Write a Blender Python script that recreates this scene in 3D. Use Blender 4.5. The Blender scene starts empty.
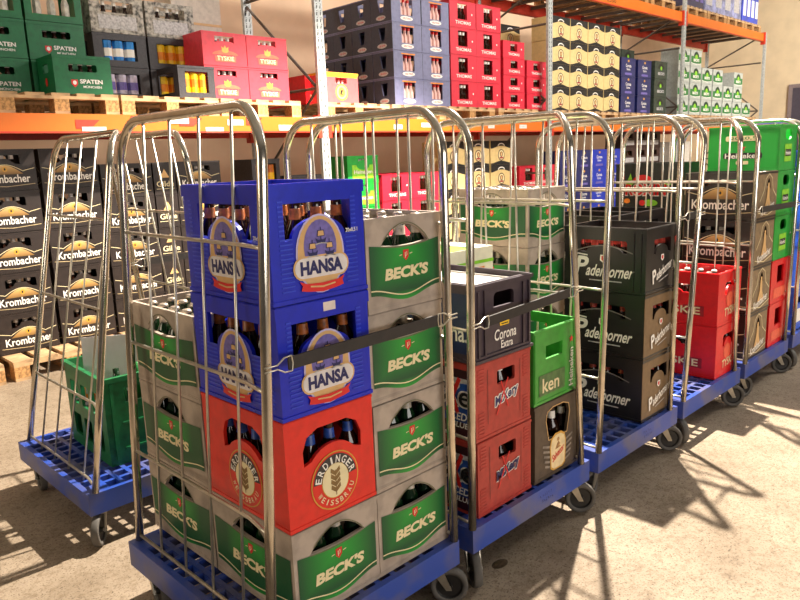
import bpy, bmesh, math, random
from mathutils import Vector, Matrix
from mathutils.geometry import tessellate_polygon
random.seed(7)
S = bpy.context.scene
COL = S.collection
PI = math.pi
sin, cos = math.sin, math.cos
def lin(c):
    return tuple(((v/12.92) if v <= .04045 else ((v+.055)/1.055)**2.4) for v in c)
def hexc(h):
    return lin(tuple(int(h[i:i+2], 16)/255 for i in (0, 2, 4)))

# ------------------------------------------------------------------ camera
cam = bpy.data.cameras.new('camera'); camo = bpy.data.objects.new('camera', cam); COL.objects.link(camo)
cam.sensor_width = 36; cam.lens = 707.8*36/800; cam.clip_start = .05; cam.clip_end = 100
cr = Vector((.70804889, -.70518148, -.03722707)); cu = Vector((.16500036, .11395278, .97968855)); cf = Vector((.68661609, .69980987, -.19703933))
camo.matrix_world = Matrix(((cr.x, cu.x, -cf.x, -.95387), (cr.y, cu.y, -cf.y, -1.40504), (cr.z, cu.z, -cf.z, 1.45934), (0, 0, 0, 1)))
S.camera = camo
# ------------------------------------------------------------------ exposure, world, lights
S.view_settings.view_transform = 'Standard'; S.view_settings.look = 'None'
S.view_settings.gamma = 1; S.view_settings.use_curve_mapping = False; S.view_settings.exposure = 0.0
W = bpy.data.worlds.new('world'); S.world = W; W.use_nodes = True
W.node_tree.nodes['Background'].inputs[0].default_value = (1.0, .93, .86, 1); W.node_tree.nodes['Background'].inputs[1].default_value = .07
def light(name, kind, loc, energy, color, size=1, size_y=None, target=None, spot=None):
    l = bpy.data.lights.new(name, kind); l.energy = energy; l.color = color
    if kind == 'AREA':
        l.shape = 'RECTANGLE'; l.size = size; l.size_y = size_y or size
    else: l.shadow_soft_size = size
    if spot: l.spot_size = spot; l.spot_blend = .25
    o = bpy.data.objects.new(name, l); COL.objects.link(o); o.location = loc
    if target is not None:
        o.rotation_euler = (Vector(target)-Vector(loc)).to_track_quat('-Z', 'Y').to_euler()
    return o
light('hall_lamp', 'SPOT', (3.35, 1.05, 4.85), 4600, (1, .90, .77), .05, target=(3.1, 1.0, 0), spot=math.radians(104))
light('aisle_fill', 'AREA', (.5, -6.5, 1.6), 205, (1, .94, .88), 6.0, 1.4, (2.0, 1.5, 1.3))  # unseen low fill light, added to brighten the crate fronts
light('aisle_fill', 'AREA', (8.0, -2.5, 4.6), 620, (1, .95, .88), 6.0, .6, (10, 4.2, 2.4))  # overhead light above the aisle, out of view, filling the rack fronts
light('wall_fill', 'AREA', (6.0, 5.5, 5.0), 170, (1, .9, .8), 14.0, .3, (6.0, 6.2, 2.0))  # unseen fill behind the rack, added to brighten the back wall
light('wall_fill', 'AREA', (13.6, 1.5, 5.0), 300, (1, .94, .86), .4, 6.0, (16.6, 2.5, 2.4))  # unseen overhead fill, added to brighten the right wall
light('side_fill', 'AREA', (-6.0, 2.4, 2.8), 110, (1, .84, .62), 3.0, 1.6, (0, 2.0, 1.0))  # unseen warm fill from the left

# ------------------------------------------------------------------ materials
MATS = {}
def mat(name, h, rough=.45, metal=0.0, dirt=.12, bump=0.0, scale=30, emit=0):
    if name in MATS: return MATS[name]
    m = bpy.data.materials.new(name); m.use_nodes = True; nt = m.node_tree; b = nt.nodes['Principled BSDF']
    c = hexc(h)
    b.inputs['Roughness'].default_value = rough; b.inputs['Metallic'].default_value = metal
    tc = nt.nodes.new('ShaderNodeTexCoord'); n = nt.nodes.new('ShaderNodeTexNoise'); n.inputs['Scale'].default_value = scale; n.inputs['Detail'].default_value = 5
    nt.links.new(tc.outputs['Object'], n.inputs['Vector'])
    r = nt.nodes.new('ShaderNodeValToRGB'); nt.links.new(n.outputs['Fac'], r.inputs['Fac'])
    r.color_ramp.elements[0].position = .3; r.color_ramp.elements[1].position = .62
    r.color_ramp.elements[0].color = (*[v*(1-dirt*1.6) for v in c], 1); r.color_ramp.elements[1].color = (*c, 1)
    nt.links.new(r.outputs['Color'], b.inputs['Base Color'])
    if bump:
        bp = nt.nodes.new('ShaderNodeBump'); bp.inputs['Strength'].default_value = bump; bp.inputs['Distance'].default_value = .004
        nt.links.new(n.outputs['Fac'], bp.inputs['Height']); nt.links.new(bp.outputs['Normal'], b.inputs['Normal'])
    if emit:
        b.inputs['Emission Color'].default_value = (*c, 1); b.inputs['Emission Strength'].default_value = emit
    MATS[name] = m; return m
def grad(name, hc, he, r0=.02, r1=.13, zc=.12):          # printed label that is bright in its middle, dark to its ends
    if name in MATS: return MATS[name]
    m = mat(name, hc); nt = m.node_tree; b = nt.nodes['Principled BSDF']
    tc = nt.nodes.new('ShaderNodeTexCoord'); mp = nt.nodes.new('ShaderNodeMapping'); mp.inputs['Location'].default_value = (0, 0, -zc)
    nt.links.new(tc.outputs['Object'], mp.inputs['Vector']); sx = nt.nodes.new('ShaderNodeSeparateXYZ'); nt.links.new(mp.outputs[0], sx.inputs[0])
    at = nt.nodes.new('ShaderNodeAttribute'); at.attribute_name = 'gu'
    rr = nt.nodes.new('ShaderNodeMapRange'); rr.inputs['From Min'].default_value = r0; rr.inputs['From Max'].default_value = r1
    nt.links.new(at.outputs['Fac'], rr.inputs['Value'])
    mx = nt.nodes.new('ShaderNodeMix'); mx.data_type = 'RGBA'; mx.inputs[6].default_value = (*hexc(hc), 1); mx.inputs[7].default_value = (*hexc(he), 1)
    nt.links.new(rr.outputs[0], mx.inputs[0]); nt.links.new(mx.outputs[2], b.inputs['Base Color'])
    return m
def floor_mat():
    m = bpy.data.materials.new('concrete_floor'); m.use_nodes = True; nt = m.node_tree; b = nt.nodes['Principled BSDF']; b.inputs['Roughness'].default_value = .75
    tc = nt.nodes.new('ShaderNodeTexCoord')
    def noise(s, d=6):
        n = nt.nodes.new('ShaderNodeTexNoise'); n.inputs['Scale'].default_value = s; n.inputs['Detail'].default_value = d; n.inputs['Roughness'].default_value = .65
        nt.links.new(tc.outputs['Object'], n.inputs['Vector']); return n
    def ramp(n, a, ca, bb, cb):
        r = nt.nodes.new('ShaderNodeValToRGB'); r.color_ramp.elements[0].position = a; r.color_ramp.elements[1].position = bb
        r.color_ramp.elements[0].color = (*ca, 1); r.color_ramp.elements[1].color = (*cb, 1); nt.links.new(n.outputs['Fac'], r.inputs['Fac']); return r
    a = ramp(noise(2.2), .32, hexc('7c6c58'), .68, hexc('9c8c78'))
    s = ramp(noise(140, 2), .30, (.3, .25, .2), .45, (1, 1, 1))
    s2 = ramp(noise(45, 3), .33, (.72, .68, .62), .52, (1, 1, 1))
    def mul(x, y):
        k = nt.nodes.new('ShaderNodeMix'); k.data_type = 'RGBA'; k.blend_type = 'MULTIPLY'; k.inputs[0].default_value = 1
        nt.links.new(x, k.inputs[6]); nt.links.new(y, k.inputs[7]); return k.outputs[2]
    o = mul(mul(a.outputs[0], s.outputs[0]), s2.outputs[0])
    # a few dark wet stains
    v = nt.nodes.new('ShaderNodeTexVoronoi'); v.inputs['Scale'].default_value = 1.1; nt.links.new(tc.outputs['Object'], v.inputs['Vector'])
    r = nt.nodes.new('ShaderNodeValToRGB'); r.color_ramp.elements[0].position = .03; r.color_ramp.elements[1].position = .07
    r.color_ramp.elements[0].color = (.35, .28, .2, 1); r.color_ramp.elements[1].color = (1, 1, 1, 1); nt.links.new(v.outputs['Distance'], r.inputs['Fac'])
    o = mul(o, r.outputs[0]); nt.links.new(o, b.inputs['Base Color'])
    bp = nt.nodes.new('ShaderNodeBump'); bp.inputs['Strength'].default_value = .25; bp.inputs['Distance'].default_value = .003
    nt.links.new(noise(90).outputs['Fac'], bp.inputs['Height']); nt.links.new(bp.outputs['Normal'], b.inputs['Normal'])
    return m
M = lambda n, *a, **k: mat(n, *a, **k)
white = M('print_white', 'f4efe6', .5, dirt=.05); black = M('dark_print', '1a1716', .5, dirt=.05); cream = M('print_cream', 'ecdcae', .5, dirt=.05)
tan = M('print_tan', 'd9ad72', .5, dirt=.08); gold = M('print_gold', 'd8a23c', .4, dirt=.1); redp = M('print_red', 'd8211f', .45, dirt=.05)
navy = M('print_navy', '20205a', .45, dirt=.05); violet = M('print_violet', '7468b4', .45, dirt=.2, scale=80); orange = M('print_orange', 'f08a1a', .5, dirt=.15)
yellow = M('print_yellow', 'f7c817', .45, dirt=.15); sky = M('print_blue', '2f8fe0', .45, dirt=.3, scale=20); pale = M('print_grey', 'c9c5c4', .5, dirt=.3, scale=70)
pgreen = M('print_green', '1c7a34', .45); lime = M('print_lime', '8ed62e', .45, dirt=.2)
metal = M('cage_steel', 'd8cfc0', .17, .95, dirt=.15, scale=14)
zinc = M('galvanised_post', 'bcc0be', .45, .15, dirt=.2, scale=40)
rodm = M('cage_wire', 'd6cfc0', .3, .8, dirt=.12)
glass = M('brown_glass', '2a1208', .08, dirt=.2); glassg = M('green_glass', '0d2c14', .08, dirt=.2)
rubber = M('wheel_rubber', '5f5a54', .7, dirt=.2); hub = M('wheel_hub', '1a1715', .5, dirt=.3); forkm = M('fork_steel', 'a9a294', .35, .8)
strapm = M('strap_rubber', '2b2522', .6, dirt=.2)
wood = M('pallet_wood', 'cda67a', .8, dirt=.35, scale=9, bump=.3); wood2 = M('pallet_block_wood', 'c4935c', .85, dirt=.4, scale=60, bump=.3)
dark_in = M('crate_inside', '14100f', .8)

# ------------------------------------------------------------------ mesh builder
class MB:
    def __init__(s): s.v = []; s.f = []; s.m = []; s.mats = []; s.gu = []
    def mi(s, m):
        if m not in s.mats: s.mats.append(m)
        return s.mats.index(m)
    def add(s, vs, fs, m, gu=None):
        b = len(s.v); k = s.mi(m); s.v += [tuple(v) for v in vs]; s.f += [tuple(b+i for i in f) for f in fs]; s.m += [k]*len(fs)
        s.gu += gu if gu else [0]*len(vs)
    def box(s, x0, x1, y0, y1, z0, z1, m):
        if x0 > x1: x0, x1 = x1, x0
        if y0 > y1: y0, y1 = y1, y0
        if z0 > z1: z0, z1 = z1, z0
        vs = [(x, y, z) for z in (z0, z1) for y in (y0, y1) for x in (x0, x1)]
        s.add(vs, [(0, 2, 3, 1), (4, 5, 7, 6), (0, 1, 5, 4), (2, 6, 7, 3), (0, 4, 6, 2), (1, 3, 7, 5)], m)
    def tube(s, pts, r, m, seg=8, closed=False, caps=True):
        pts = [Vector(p) for p in pts]; n = len(pts); rings = []; prev = None
        for i, p in enumerate(pts):
            a = pts[(i-1) % n] if (i or closed) else p; b = pts[(i+1) % n] if (i < n-1 or closed) else p
            t = (b-a).normalized()
            if prev is None:
                prev = t.orthogonal().normalized()
            prev = (prev-t*prev.dot(t)).normalized(); q = t.cross(prev)
            rings.append([p+prev*r*cos(2*PI*k/seg)+q*r*sin(2*PI*k/seg) for k in range(seg)])
        vs = [v for rg in rings for v in rg]; fs = []
        for i in range(n if closed else n-1):
            for k in range(seg):
                a = i*seg+k; b = i*seg+(k+1) % seg; j = (i+1) % n
                fs.append((a, b, j*seg+(k+1) % seg, j*seg+k))
        if caps and not closed:
            fs += [tuple(reversed(range(seg))), tuple(range((n-1)*seg, n*seg))]
        s.add(vs, fs, m)
    def lathe(s, prof, m, seg=12, o=(0, 0, 0), ax='z', ring=False):
        vs = []; fs = []
        for r, z in prof:
            for k in range(seg):
                a = 2*PI*k/seg; p = (r*cos(a), r*sin(a), z)
                if ax == 'x': p = (z, r*cos(a), r*sin(a))
                vs.append((o[0]+p[0], o[1]+p[1], o[2]+p[2]))
        n = len(prof)
        for i in range(n if ring else n-1):
            for k in range(seg):
                j = (i+1) % n; fs.append((i*seg+k, i*seg+(k+1) % seg, j*seg+(k+1) % seg, j*seg+k))
        if not ring: fs += [tuple(reversed(range(seg))), tuple(range((n-1)*seg, n*seg))]
        s.add(vs, fs, m)
    def mesh(s, name, smooth=False):
        me = bpy.data.meshes.new(name); me.from_pydata(s.v, [], s.f)
        for m in s.mats: me.materials.append(m)
        me.polygons.foreach_set('material_index', s.m)
        if smooth: me.polygons.foreach_set('use_smooth', [True]*len(s.f))
        if any(s.gu):
            at = me.attributes.new('gu', 'FLOAT', 'POINT'); at.data.foreach_set('value', s.gu)
        me.update(); return me
    def obj(s, name, parent=None, smooth=False): return ob(name, s.mesh(name, smooth), parent)
def ob(name, me, parent=None, loc=None, rz=None):
    o = bpy.data.objects.new(name, me); COL.objects.link(o)
    if parent: o.parent = parent
    if loc: o.location = loc
    if rz is not None: o.rotation_euler = (0, 0, rz)
    return o
def tag(o, label, cat, group=None):
    o['label'] = label; o['category'] = cat
    if group: o['group'] = group
    return o
def struct(o): o['kind'] = 'structure'; return o
def thing(name, label, cat, loc=(0, 0, 0), rz=0, group=None):
    return tag(ob(name, None, None, loc, rz), label, cat, group)

# flat print on a crate face: 2D shapes in (u, v), u across the face, v up
TX = {}; BOLD = {'HANSA': .05, 'MiXery': .03, 'aderborner': .02, 'P': .03, 'SPATEN': .03, "BECK'S": .05}
def text_mesh(s):
    if s not in TX:
        c = bpy.data.curves.new('t', 'FONT'); c.body = s; c.size = 1; c.resolution_u = 3; c.offset = BOLD.get(s, .015); c.fill_mode = 'FRONT'
        o = bpy.data.objects.new('t', c); COL.objects.link(o); bpy.context.view_layer.update()
        me = bpy.data.meshes.new_from_object(o)
        vs = [(v.co.x, v.co.y) for v in me.vertices]; fs = [tuple(p.vertices) for p in me.polygons]
        bpy.data.objects.remove(o); bpy.data.curves.remove(c); bpy.data.meshes.remove(me)
        x0 = min(v[0] for v in vs); x1 = max(v[0] for v in vs); y0 = min(v[1] for v in vs); y1 = max(v[1] for v in vs)
        TX[s] = ([((x-x0)/(x1-x0)-.5, (y-y0)/(y1-y0)-.5) for x, y in vs], fs)
    return TX[s]
class Flat:
    def __init__(s): s.it = []
    def poly(s, loops, m, k=1):
        if not isinstance(loops[0], list): loops = [loops]
        tr = tessellate_polygon([[Vector((x, y, 0)) for x, y in l] for l in loops])
        s.it.append(([p for l in loops for p in l], [tuple(t) for t in tr], m, k)); return s
    def rect(s, u0, u1, v0, v1, m, k=1): return s.poly([(u0, v0), (u1, v0), (u1, v1), (u0, v1)], m, k)
    def ell(s, u, v, rx, ry, m, k=1, a0=0, a1=360, n=28, inner=0):
        pts = [(u+rx*cos(math.radians(a0+(a1-a0)*i/n)), v+ry*sin(math.radians(a0+(a1-a0)*i/n))) for i in range(n+(a1-a0 < 360))]
        if inner:
            q = [(u+rx*inner*cos(math.radians(a0+(a1-a0)*i/n)), v+ry*inner*sin(math.radians(a0+(a1-a0)*i/n))) for i in range(n+1)]
            pts = [(u+rx*cos(math.radians(a0+(a1-a0)*i/n)), v+ry*sin(math.radians(a0+(a1-a0)*i/n))) for i in range(n+1)]
            vs = pts+q; s.it.append((vs, [(i, i+1, n+2+i, n+1+i) for i in range(n)], m, k)); return s
        return s.poly(pts, m, k)
    def rrect(s, u, v, w, h, r, m, k=1):
        pts = []
        for cx, cy, a in ((w/2-r, h/2-r, 0), (-w/2+r, h/2-r, 90), (-w/2+r, -h/2+r, 180), (w/2-r, -h/2+r, 270)):
            for i in range(5):
                t = math.radians(a+22.5*i); pts.append((u+cx+r*cos(t), v+cy+r*sin(t)))
        return s.poly(pts, m, k)
    def text(s, t, u, v, w, h, m, k=3, shear=0, rot=0, outline=None):
        vs, fs = text_mesh(t)
        def put(ex, mm, kk, dx=0, dy=0):
            c, d = cos(rot), sin(rot); q = []
            for x, y in vs:
                X = x*w+shear*y*h; Y = y*h; q.append((u+dx+c*X-d*Y, v+dy+d*X+c*Y))
            s.it.append((q, fs, mm, kk))
        if outline:
            e = h*.07
            for dx, dy in ((e, e), (-e, e), (e, -e), (-e, -e), (e, 0), (-e, 0)): put(0, outline, k-.5, dx, dy)
        put(0, m, k); return s
    def arctext(s, t, u, v, R, amid, span, h, m, k=3, flip=False):
        n = len(t)
        for i, ch in enumerate(t):
            if ch == ' ': continue
            a = amid+span*(.5-i/(n-1)) if not flip else amid-span*(.5-i/(n-1))
            th = math.radians(a); vs, fs = text_mesh(ch); w = h*(.28 if ch in 'I' else .72)
            ro = th-PI/2 if not flip else th+PI/2; c, d = cos(ro), sin(ro)
            s.it.append(([(u+R*cos(th)+c*x*w-d*y*h, v+R*sin(th)+d*x*w+c*y*h) for x, y in vs], fs, m, k))
        return s
    def line(s, pts, w, m, k=2):
        n = len(pts); L = []; Rr = []
        for i, (x, y) in enumerate(pts):
            a = pts[max(i-1, 0)]; b = pts[min(i+1, n-1)]; dx, dy = b[0]-a[0], b[1]-a[1]; q = math.hypot(dx, dy) or 1
            L.append((x-dy/q*w/2, y+dx/q*w/2)); Rr.append((x+dy/q*w/2, y-dx/q*w/2))
        s.it.append((L+Rr, [(i, i+1, n+i+1, n+i) for i in range(n-1)], m, k)); return s
    def build(s, f, L, D, off=.0012):
        """one mesh for every patch of print that stands apart from the others on the face"""
        bb = [(min(v[0] for v in i[0])-.008, max(v[0] for v in i[0])+.008, min(v[1] for v in i[0])-.008, max(v[1] for v in i[0])+.008) for i in s.it]
        n = len(bb); par = list(range(n))
        def find(a):
            while par[a] != a: a = par[a]
            return a
        for i in range(n):
            for j in range(i):
                a, b = bb[i], bb[j]
                if a[0] < b[1] and b[0] < a[1] and a[2] < b[3] and b[2] < a[3]: par[find(i)] = find(j)
        return [s.patch([s.it[i] for i in range(n) if find(i) == r], f, L, D, off) for r in sorted({find(i) for i in range(n)})]
    def patch(s, items, f, L, D, off):
        mb = MB()
        for vs, fs, m, k in items:
            e = off+k*.0005
            if f == 0: q = [(u, -D/2-e, v) for u, v in vs]
            elif f == 1: q = [(L/2+e, u, v) for u, v in vs]
            elif f == 2: q = [(-u, D/2+e, v) for u, v in vs]
            else: q = [(-L/2-e, -u, v) for u, v in vs]
            mb.add(q, fs, m, [abs(u)+.00001 for u, v in vs])
        return mb.mesh('label')

def rect_hole(u0, u1, v0, v1): return [(u0, v0), (u1, v0), (u1, v1), (u0, v1)]
def bump_hole(u0, u1, v0, v1, cu_, rx, top, r=.0):       # window whose sill arches up round the emblem
    pts = [(u0, v0), (cu_-rx, v0)]
    for i in range(1, 12):
        a = PI-PI*i/12; pts.append((cu_+rx*cos(a), v0+top*sin(a)))
    pts += [(cu_+rx, v0), (u1, v0)]
    if r:
        for i in range(5): a = PI/2*i/4; pts.append((u1-r+r*cos(a), v1-r+r*sin(a)))
        for i in range(5): a = PI/2+PI/2*i/4; pts.append((u0+r+r*cos(a), v1-r+r*sin(a)))
    else: pts += [(u1, v1), (u0, v1)]
    return pts
def lens_hole(u, w, v0, sag, v1):
    pts = [(u-w+2*w*i/12, v0-sag*sin(PI*i/12)) for i in range(13)]
    pts += [(u+w-2*w*i/14, v0+(v1-v0)*sin(PI*i/14)**.8) for i in range(1, 14)]
    return pts
def round_hole(u, v, w, h, r):
    pts = []
    for cx, cy, a in ((w/2-r, h/2-r, 0), (-w/2+r, h/2-r, 90), (-w/2+r, -h/2+r, 180), (w/2-r, -h/2+r, 270)):
        for i in range(5):
            t = math.radians(a+22.5*i); pts.append((u+cx+r*cos(t), v+cy+r*sin(t)))
    return pts
def slab(mb, f, L, D, W_, H, holes, t, m):
    loops = [[(-W_/2, 0), (W_/2, 0), (W_/2, H), (-W_/2, H)]]+[h for h in holes]
    tr = tessellate_polygon([[Vector((x, y, 0)) for x, y in l] for l in loops])
    pts = [p for l in loops for p in l]; n = len(pts)
    def T(u, v, e):
        if f == 0: return (u, -D/2+e, v)
        if f == 1: return (L/2-e, u, v)
        if f == 2: return (-u, D/2-e, v)
        return (-L/2+e, -u, v)
    vs = [T(u, v, 0) for u, v in pts]+[T(u, v, t) for u, v in pts]
    fs = [tuple(a) for a in tr]+[tuple(n+i for i in reversed(a)) for a in tr]; b = 0
    for l in loops:
        k = len(l)
        for i in range(k): fs.append((b+i, b+(i+1) % k, n+b+(i+1) % k, n+b+i))
        b += k
    mb.add(vs, fs, m)

# ------------------------------------------------------------------ crates
CR = {}
def crate_type(key, L, D, H, m, long_holes=(), end_holes=(), long_flat=None, end_flat=None, rim=.016, ribs=None, div=True, top=None, rim_m=None, lip=.003, rib_m=None):
    mb = MB(); t = .011; rm = rim_m or m
    slab(mb, 0, L, D, L, H-.002, long_holes, t, m); slab(mb, 2, L, D, L, H-.002, long_holes, t, m)
    slab(mb, 1, L-.0004, D, D-2*t, H-.002, end_holes, t, m); slab(mb, 3, L-.0004, D, D-2*t, H-.002, end_holes, t, m)
    mb.box(-L/2+t, L/2-t, -D/2+t, D/2-t, .004, .014, m)
    for z0, z1, mm in ((H-.004-rim, H-.004, rm), (.002, .012, m)):
        for y in (-1, 1): mb.box(-L/2-lip, L/2+lip, y*D/2, y*(D/2+lip), z0, z1, mm)
        for x in (-1, 1): mb.box(x*L/2, x*(L/2+lip), -D/2, D/2, z0, z1, mm)
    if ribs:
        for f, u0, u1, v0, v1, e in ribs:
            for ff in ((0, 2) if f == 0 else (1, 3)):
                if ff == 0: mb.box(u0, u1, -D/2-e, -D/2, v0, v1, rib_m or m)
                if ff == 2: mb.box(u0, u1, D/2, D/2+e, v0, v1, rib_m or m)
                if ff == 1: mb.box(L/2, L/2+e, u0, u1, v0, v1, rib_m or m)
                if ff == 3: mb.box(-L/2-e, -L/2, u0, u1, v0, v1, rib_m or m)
    body = mb.mesh('body')
    dm = None
    if div:
        d = MB()
        for i in range(1, 5): d.box(-L/2+t+i*(L-2*t)/5-.0015, -L/2+t+i*(L-2*t)/5+.0015, -D/2+t, D/2-t, .014, H*.42, m)
        for i in range(1, 4): d.box(-L/2+t, L/2-t, -D/2+t+i*(D-2*t)/4-.0015, -D/2+t+i*(D-2*t)/4+.0015, .014, H*.42, m)
        dm = d.mesh('bottle_divider')
    lb = [fl.build(f, L, D, .0012+(lip if False else 0)) if fl else None for f, fl in ((0, long_flat), (1, end_flat), (2, long_flat), (3, end_flat))]
    CR[key] = dict(L=L, D=D, H=H, body=body, div=dm, lb=lb)
def crate(key, x, y, z, label, group=None, rz=0, faces=(0, 1, 2, 3), name='bottle_crate'):
    c = CR[key]; o = thing(name, label, 'crate', (x, y, z+.0005), rz, group)
    ob('body', c['body'], o)
    if c['div']: ob('bottle_divider', c['div'], o)
    for f in faces:
        for me in c['lb'][f] or (): ob('label', me, o)
    return o

# --- royal blue crate with oval emblem
BLUE = M('royal_blue_plastic', '0a22bc', .38, dirt=.1)
def hansa(W_):
    F = Flat(); c = 0; v = .115
    F.ell(c, v, .077, .1, M('emblem_rim', 'c9bfe8', .4), 1).ell(c, v, .072, .095, tan, 2).ell(c, v+.018, .052, .068, violet, 3)
    for sx, sy, w in ((-.026, .128, .015), (.002, .158, .016), (.028, .126, .015)):      # three cogs under sail
        F.line([(sx, sy-.012), (sx, sy+.024)], .003, navy, 5)
        F.poly([(sx-w*.8, sy), (sx+w*.8, sy), (sx+w*.65, sy+.016), (sx-w*.65, sy+.016)], navy, 4).poly([(sx-w*.62, sy+.002), (sx+w*.62, sy+.002), (sx+w*.5, sy+.014), (sx-w*.5, sy+.014)], tan, 6)
        F.poly([(sx-w*1.1, sy-.003), (sx-w*.6, sy-.008), (sx+w*.6, sy-.008), (sx+w*1.1, sy-.003), (sx+w*.8, sy-.016), (sx-w*.8, sy-.016)], navy, 6)
        F.line([(sx-w*1.2, sy-.019), (sx, sy-.016), (sx+w*1.2, sy-.019)], .003, pale, 6)
    F.rrect(c, .083, .178, .06, .03, tan, 5).rrect(c, .083, .168, .051, .0255, M('plaque', 'e4dcda', .4), 6)
    F.text('HANSA', c, .083, .135, .036, navy, 7)
    F.poly([(-.072, .052), (-.05, .044), (0, .041), (.05, .044), (.072, .052), (.064, .04), (.068, .028), (.05, .024), (0, .018), (-.05, .024), (-.068, .028), (-.064, .04)], redp, 7)
    F.line([(-.04, .036), (0, .031), (.04, .036)], .004, tan, 8)
    F.text('20x0,5 l', W_/2-.045, .165, .04, .012, white, 2)
    return F
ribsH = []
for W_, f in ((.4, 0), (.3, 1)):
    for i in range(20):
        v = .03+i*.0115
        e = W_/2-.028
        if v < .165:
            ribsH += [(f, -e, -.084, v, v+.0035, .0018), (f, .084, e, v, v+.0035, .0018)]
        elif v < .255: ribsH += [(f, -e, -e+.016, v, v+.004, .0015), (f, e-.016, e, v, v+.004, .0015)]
crate_type('hansa', .4, .3, .2957, BLUE, [bump_hole(-.125, .125, .155, .245, 0, .085, .052)], [bump_hole(-.105, .105, .155, .245, 0, .085, .052)], hansa(.4), hansa(.3), rim=.03, ribs=ribsH, rib_m=M('ridge_lit_blue', '3048d0', .35, dirt=.1))  # lighter blue paints in the light that the ridges catch

# --- beige crate with green band
BEIGE = M('beige_plastic', 'b3a394', .6, dirt=.22, scale=18, bump=.15)
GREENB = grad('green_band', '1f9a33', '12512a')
def becks(W_, H=.2632, s=1.0, rich=True):
    F = Flat(); e = W_/2-.012
    def wave(v, dip, n=16, ee=None):
        ee = ee or e; return [(-ee+2*ee*i/n, v-dip*(.5-.5*cos(2*PI*i/n))) for i in range(n+1)]
    hole = lens_hole(0, .094, .182, .006, .238)[:13]
    top = [(-e, .188), (-.094, .182)]+hole[1:-1]+[(.094, .182), (e, .188)]
    bot = wave(.05, .026)
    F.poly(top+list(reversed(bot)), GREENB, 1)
    F.line(wave(.064, .026), .0035, cream, 2)
    F.text("BECK'S", .004, .103, .172 if W_ < .35 else .2, .034, cream, 3, shear=.15)
    F.poly([(-.011, .165), (.011, .165), (.011, .145), (0, .134), (-.011, .145)], redp, 3)
    F.line([(-.003, .158), (-.003, .142)], .003, cream, 4).line([(.003, .16), (.004, .15), (-.002, .147)], .0025, cream, 4)
    F.line([(-.026, .15), (-.015, .152)], .0025, cream, 3).line([(.015, .152), (.026, .154)], .0025, cream, 3)
    F.line([(u, v) for u, v in lens_hole(0, .097, .182, .008, .242)], .003, M('window_edge', '6b6a4c', .6), 2)
    return F
for k, L_, H_ in (('becks', .4, .2632),):
    crate_type(k, L_, .3, H_, BEIGE, [lens_hole(0, .094, .184, .006, .238)], [lens_hole(0, .094, .184, .006, .238)], becks(.4), becks(.3), rim=.01, lip=.001, ribs=[(0, -.2, .2, .0135, .017, .0008), (1, -.15, .15, .0135, .017, .0008)])

# --- bright red crate with round wheat emblem
RED = M('bright_red_plastic', 'e22a1c', .4, dirt=.1)
def erd(W_):
    F = Flat(); u, v = .005, .1
    F.ell(u, v, .082, .082, gold, 1).ell(u, v, .0785, .0785, RED, 2)
    F.ell(u, v, .074, .074, M('charcoal_print', '3a3433', .5), 3, 5, 175, inner=.62)
    F.ell(u, v, .047, .05, gold, 3).ell(u, v, .045, .048, cream, 4)
    F.arctext('ERDINGER', u, v, .0595, 90, 150, .021, white, 5)
    F.arctext('WEISSBRÄU', u, v, .062, 270, 125, .0155, cream, 5, flip=True)
    for i in range(4):
        for s_ in (-1, 1): F.poly([(u, v-.035+i*.016), (u+s_*.017, v-.022+i*.016), (u+s_*.015, v-.01+i*.016), (u, v-.022+i*.016)], M('wheat', '8a6a3a', .5), 5)
    F.line([(u, v-.042), (u, v+.03)], .003, M('wheat', ''), 6)
    return F
hE = lambda u: [(-.098+u, .168)]+[(u+.094*cos(PI-PI*i/14), .122+.086*sin(PI-PI*i/14)) for i in range(3, 12)]+[(u+.098, .168), (u+.1, .21), (u+.085, .245), (u+.05, .262), (u-.05, .262), (u-.085, .245), (u-.1, .21)]
crate_type('erd', .4, .3, .3061, RED, [hE(.005)], [hE(.005)], erd(.4), erd(.3), rim=.006, lip=.0015)

# --- plum grey closed crate with crown
PLUM = M('plum_grey_plastic', '423640', .4, dirt=.15)
NAVYP = M('navy_panel', '1c2b55', .4, dirt=.3, scale=8)
F = Flat(); F.poly([(-.024, .108), (.024, .108), (.028, .132), (.014, .125), (.006, .138), (0, .143), (-.006, .138), (-.014, .125), (-.028, .132)], yellow, 2).line([(-.018, .114), (.018, .114)], .004, black, 3)
F.text('Corona', .005, .08, .12, .038, white, 3, shear=.1).text('Extra', .012, .044, .065, .027, white, 3)
F2 = Flat(); F2.rect(-.17, .17, .03, .23, NAVYP, 1).text('Corona.', .06, .1, .22, .06, white, 3)
F2.ell(-.06, .17, .02, .02, M('faded_red', '6b2a3a', .6), 2)
rb = [(1, u-.004, u+.004, .02, .24, .006) for u in (-.138, -.105, .105, .138)]+[(0, u-.004, u+.004, .01, .25, .006) for u in (-.19, .19)]+[(1, -.138, .138, .018, .024, .005)]
crate_type('corona', .4, .305, .265, PLUM, [], [bump_hole(-.055, .055, .175, .225, 0, .001, .0, r=.018)], F2, F, rim=.012, ribs=rb, lip=.007)

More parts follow.
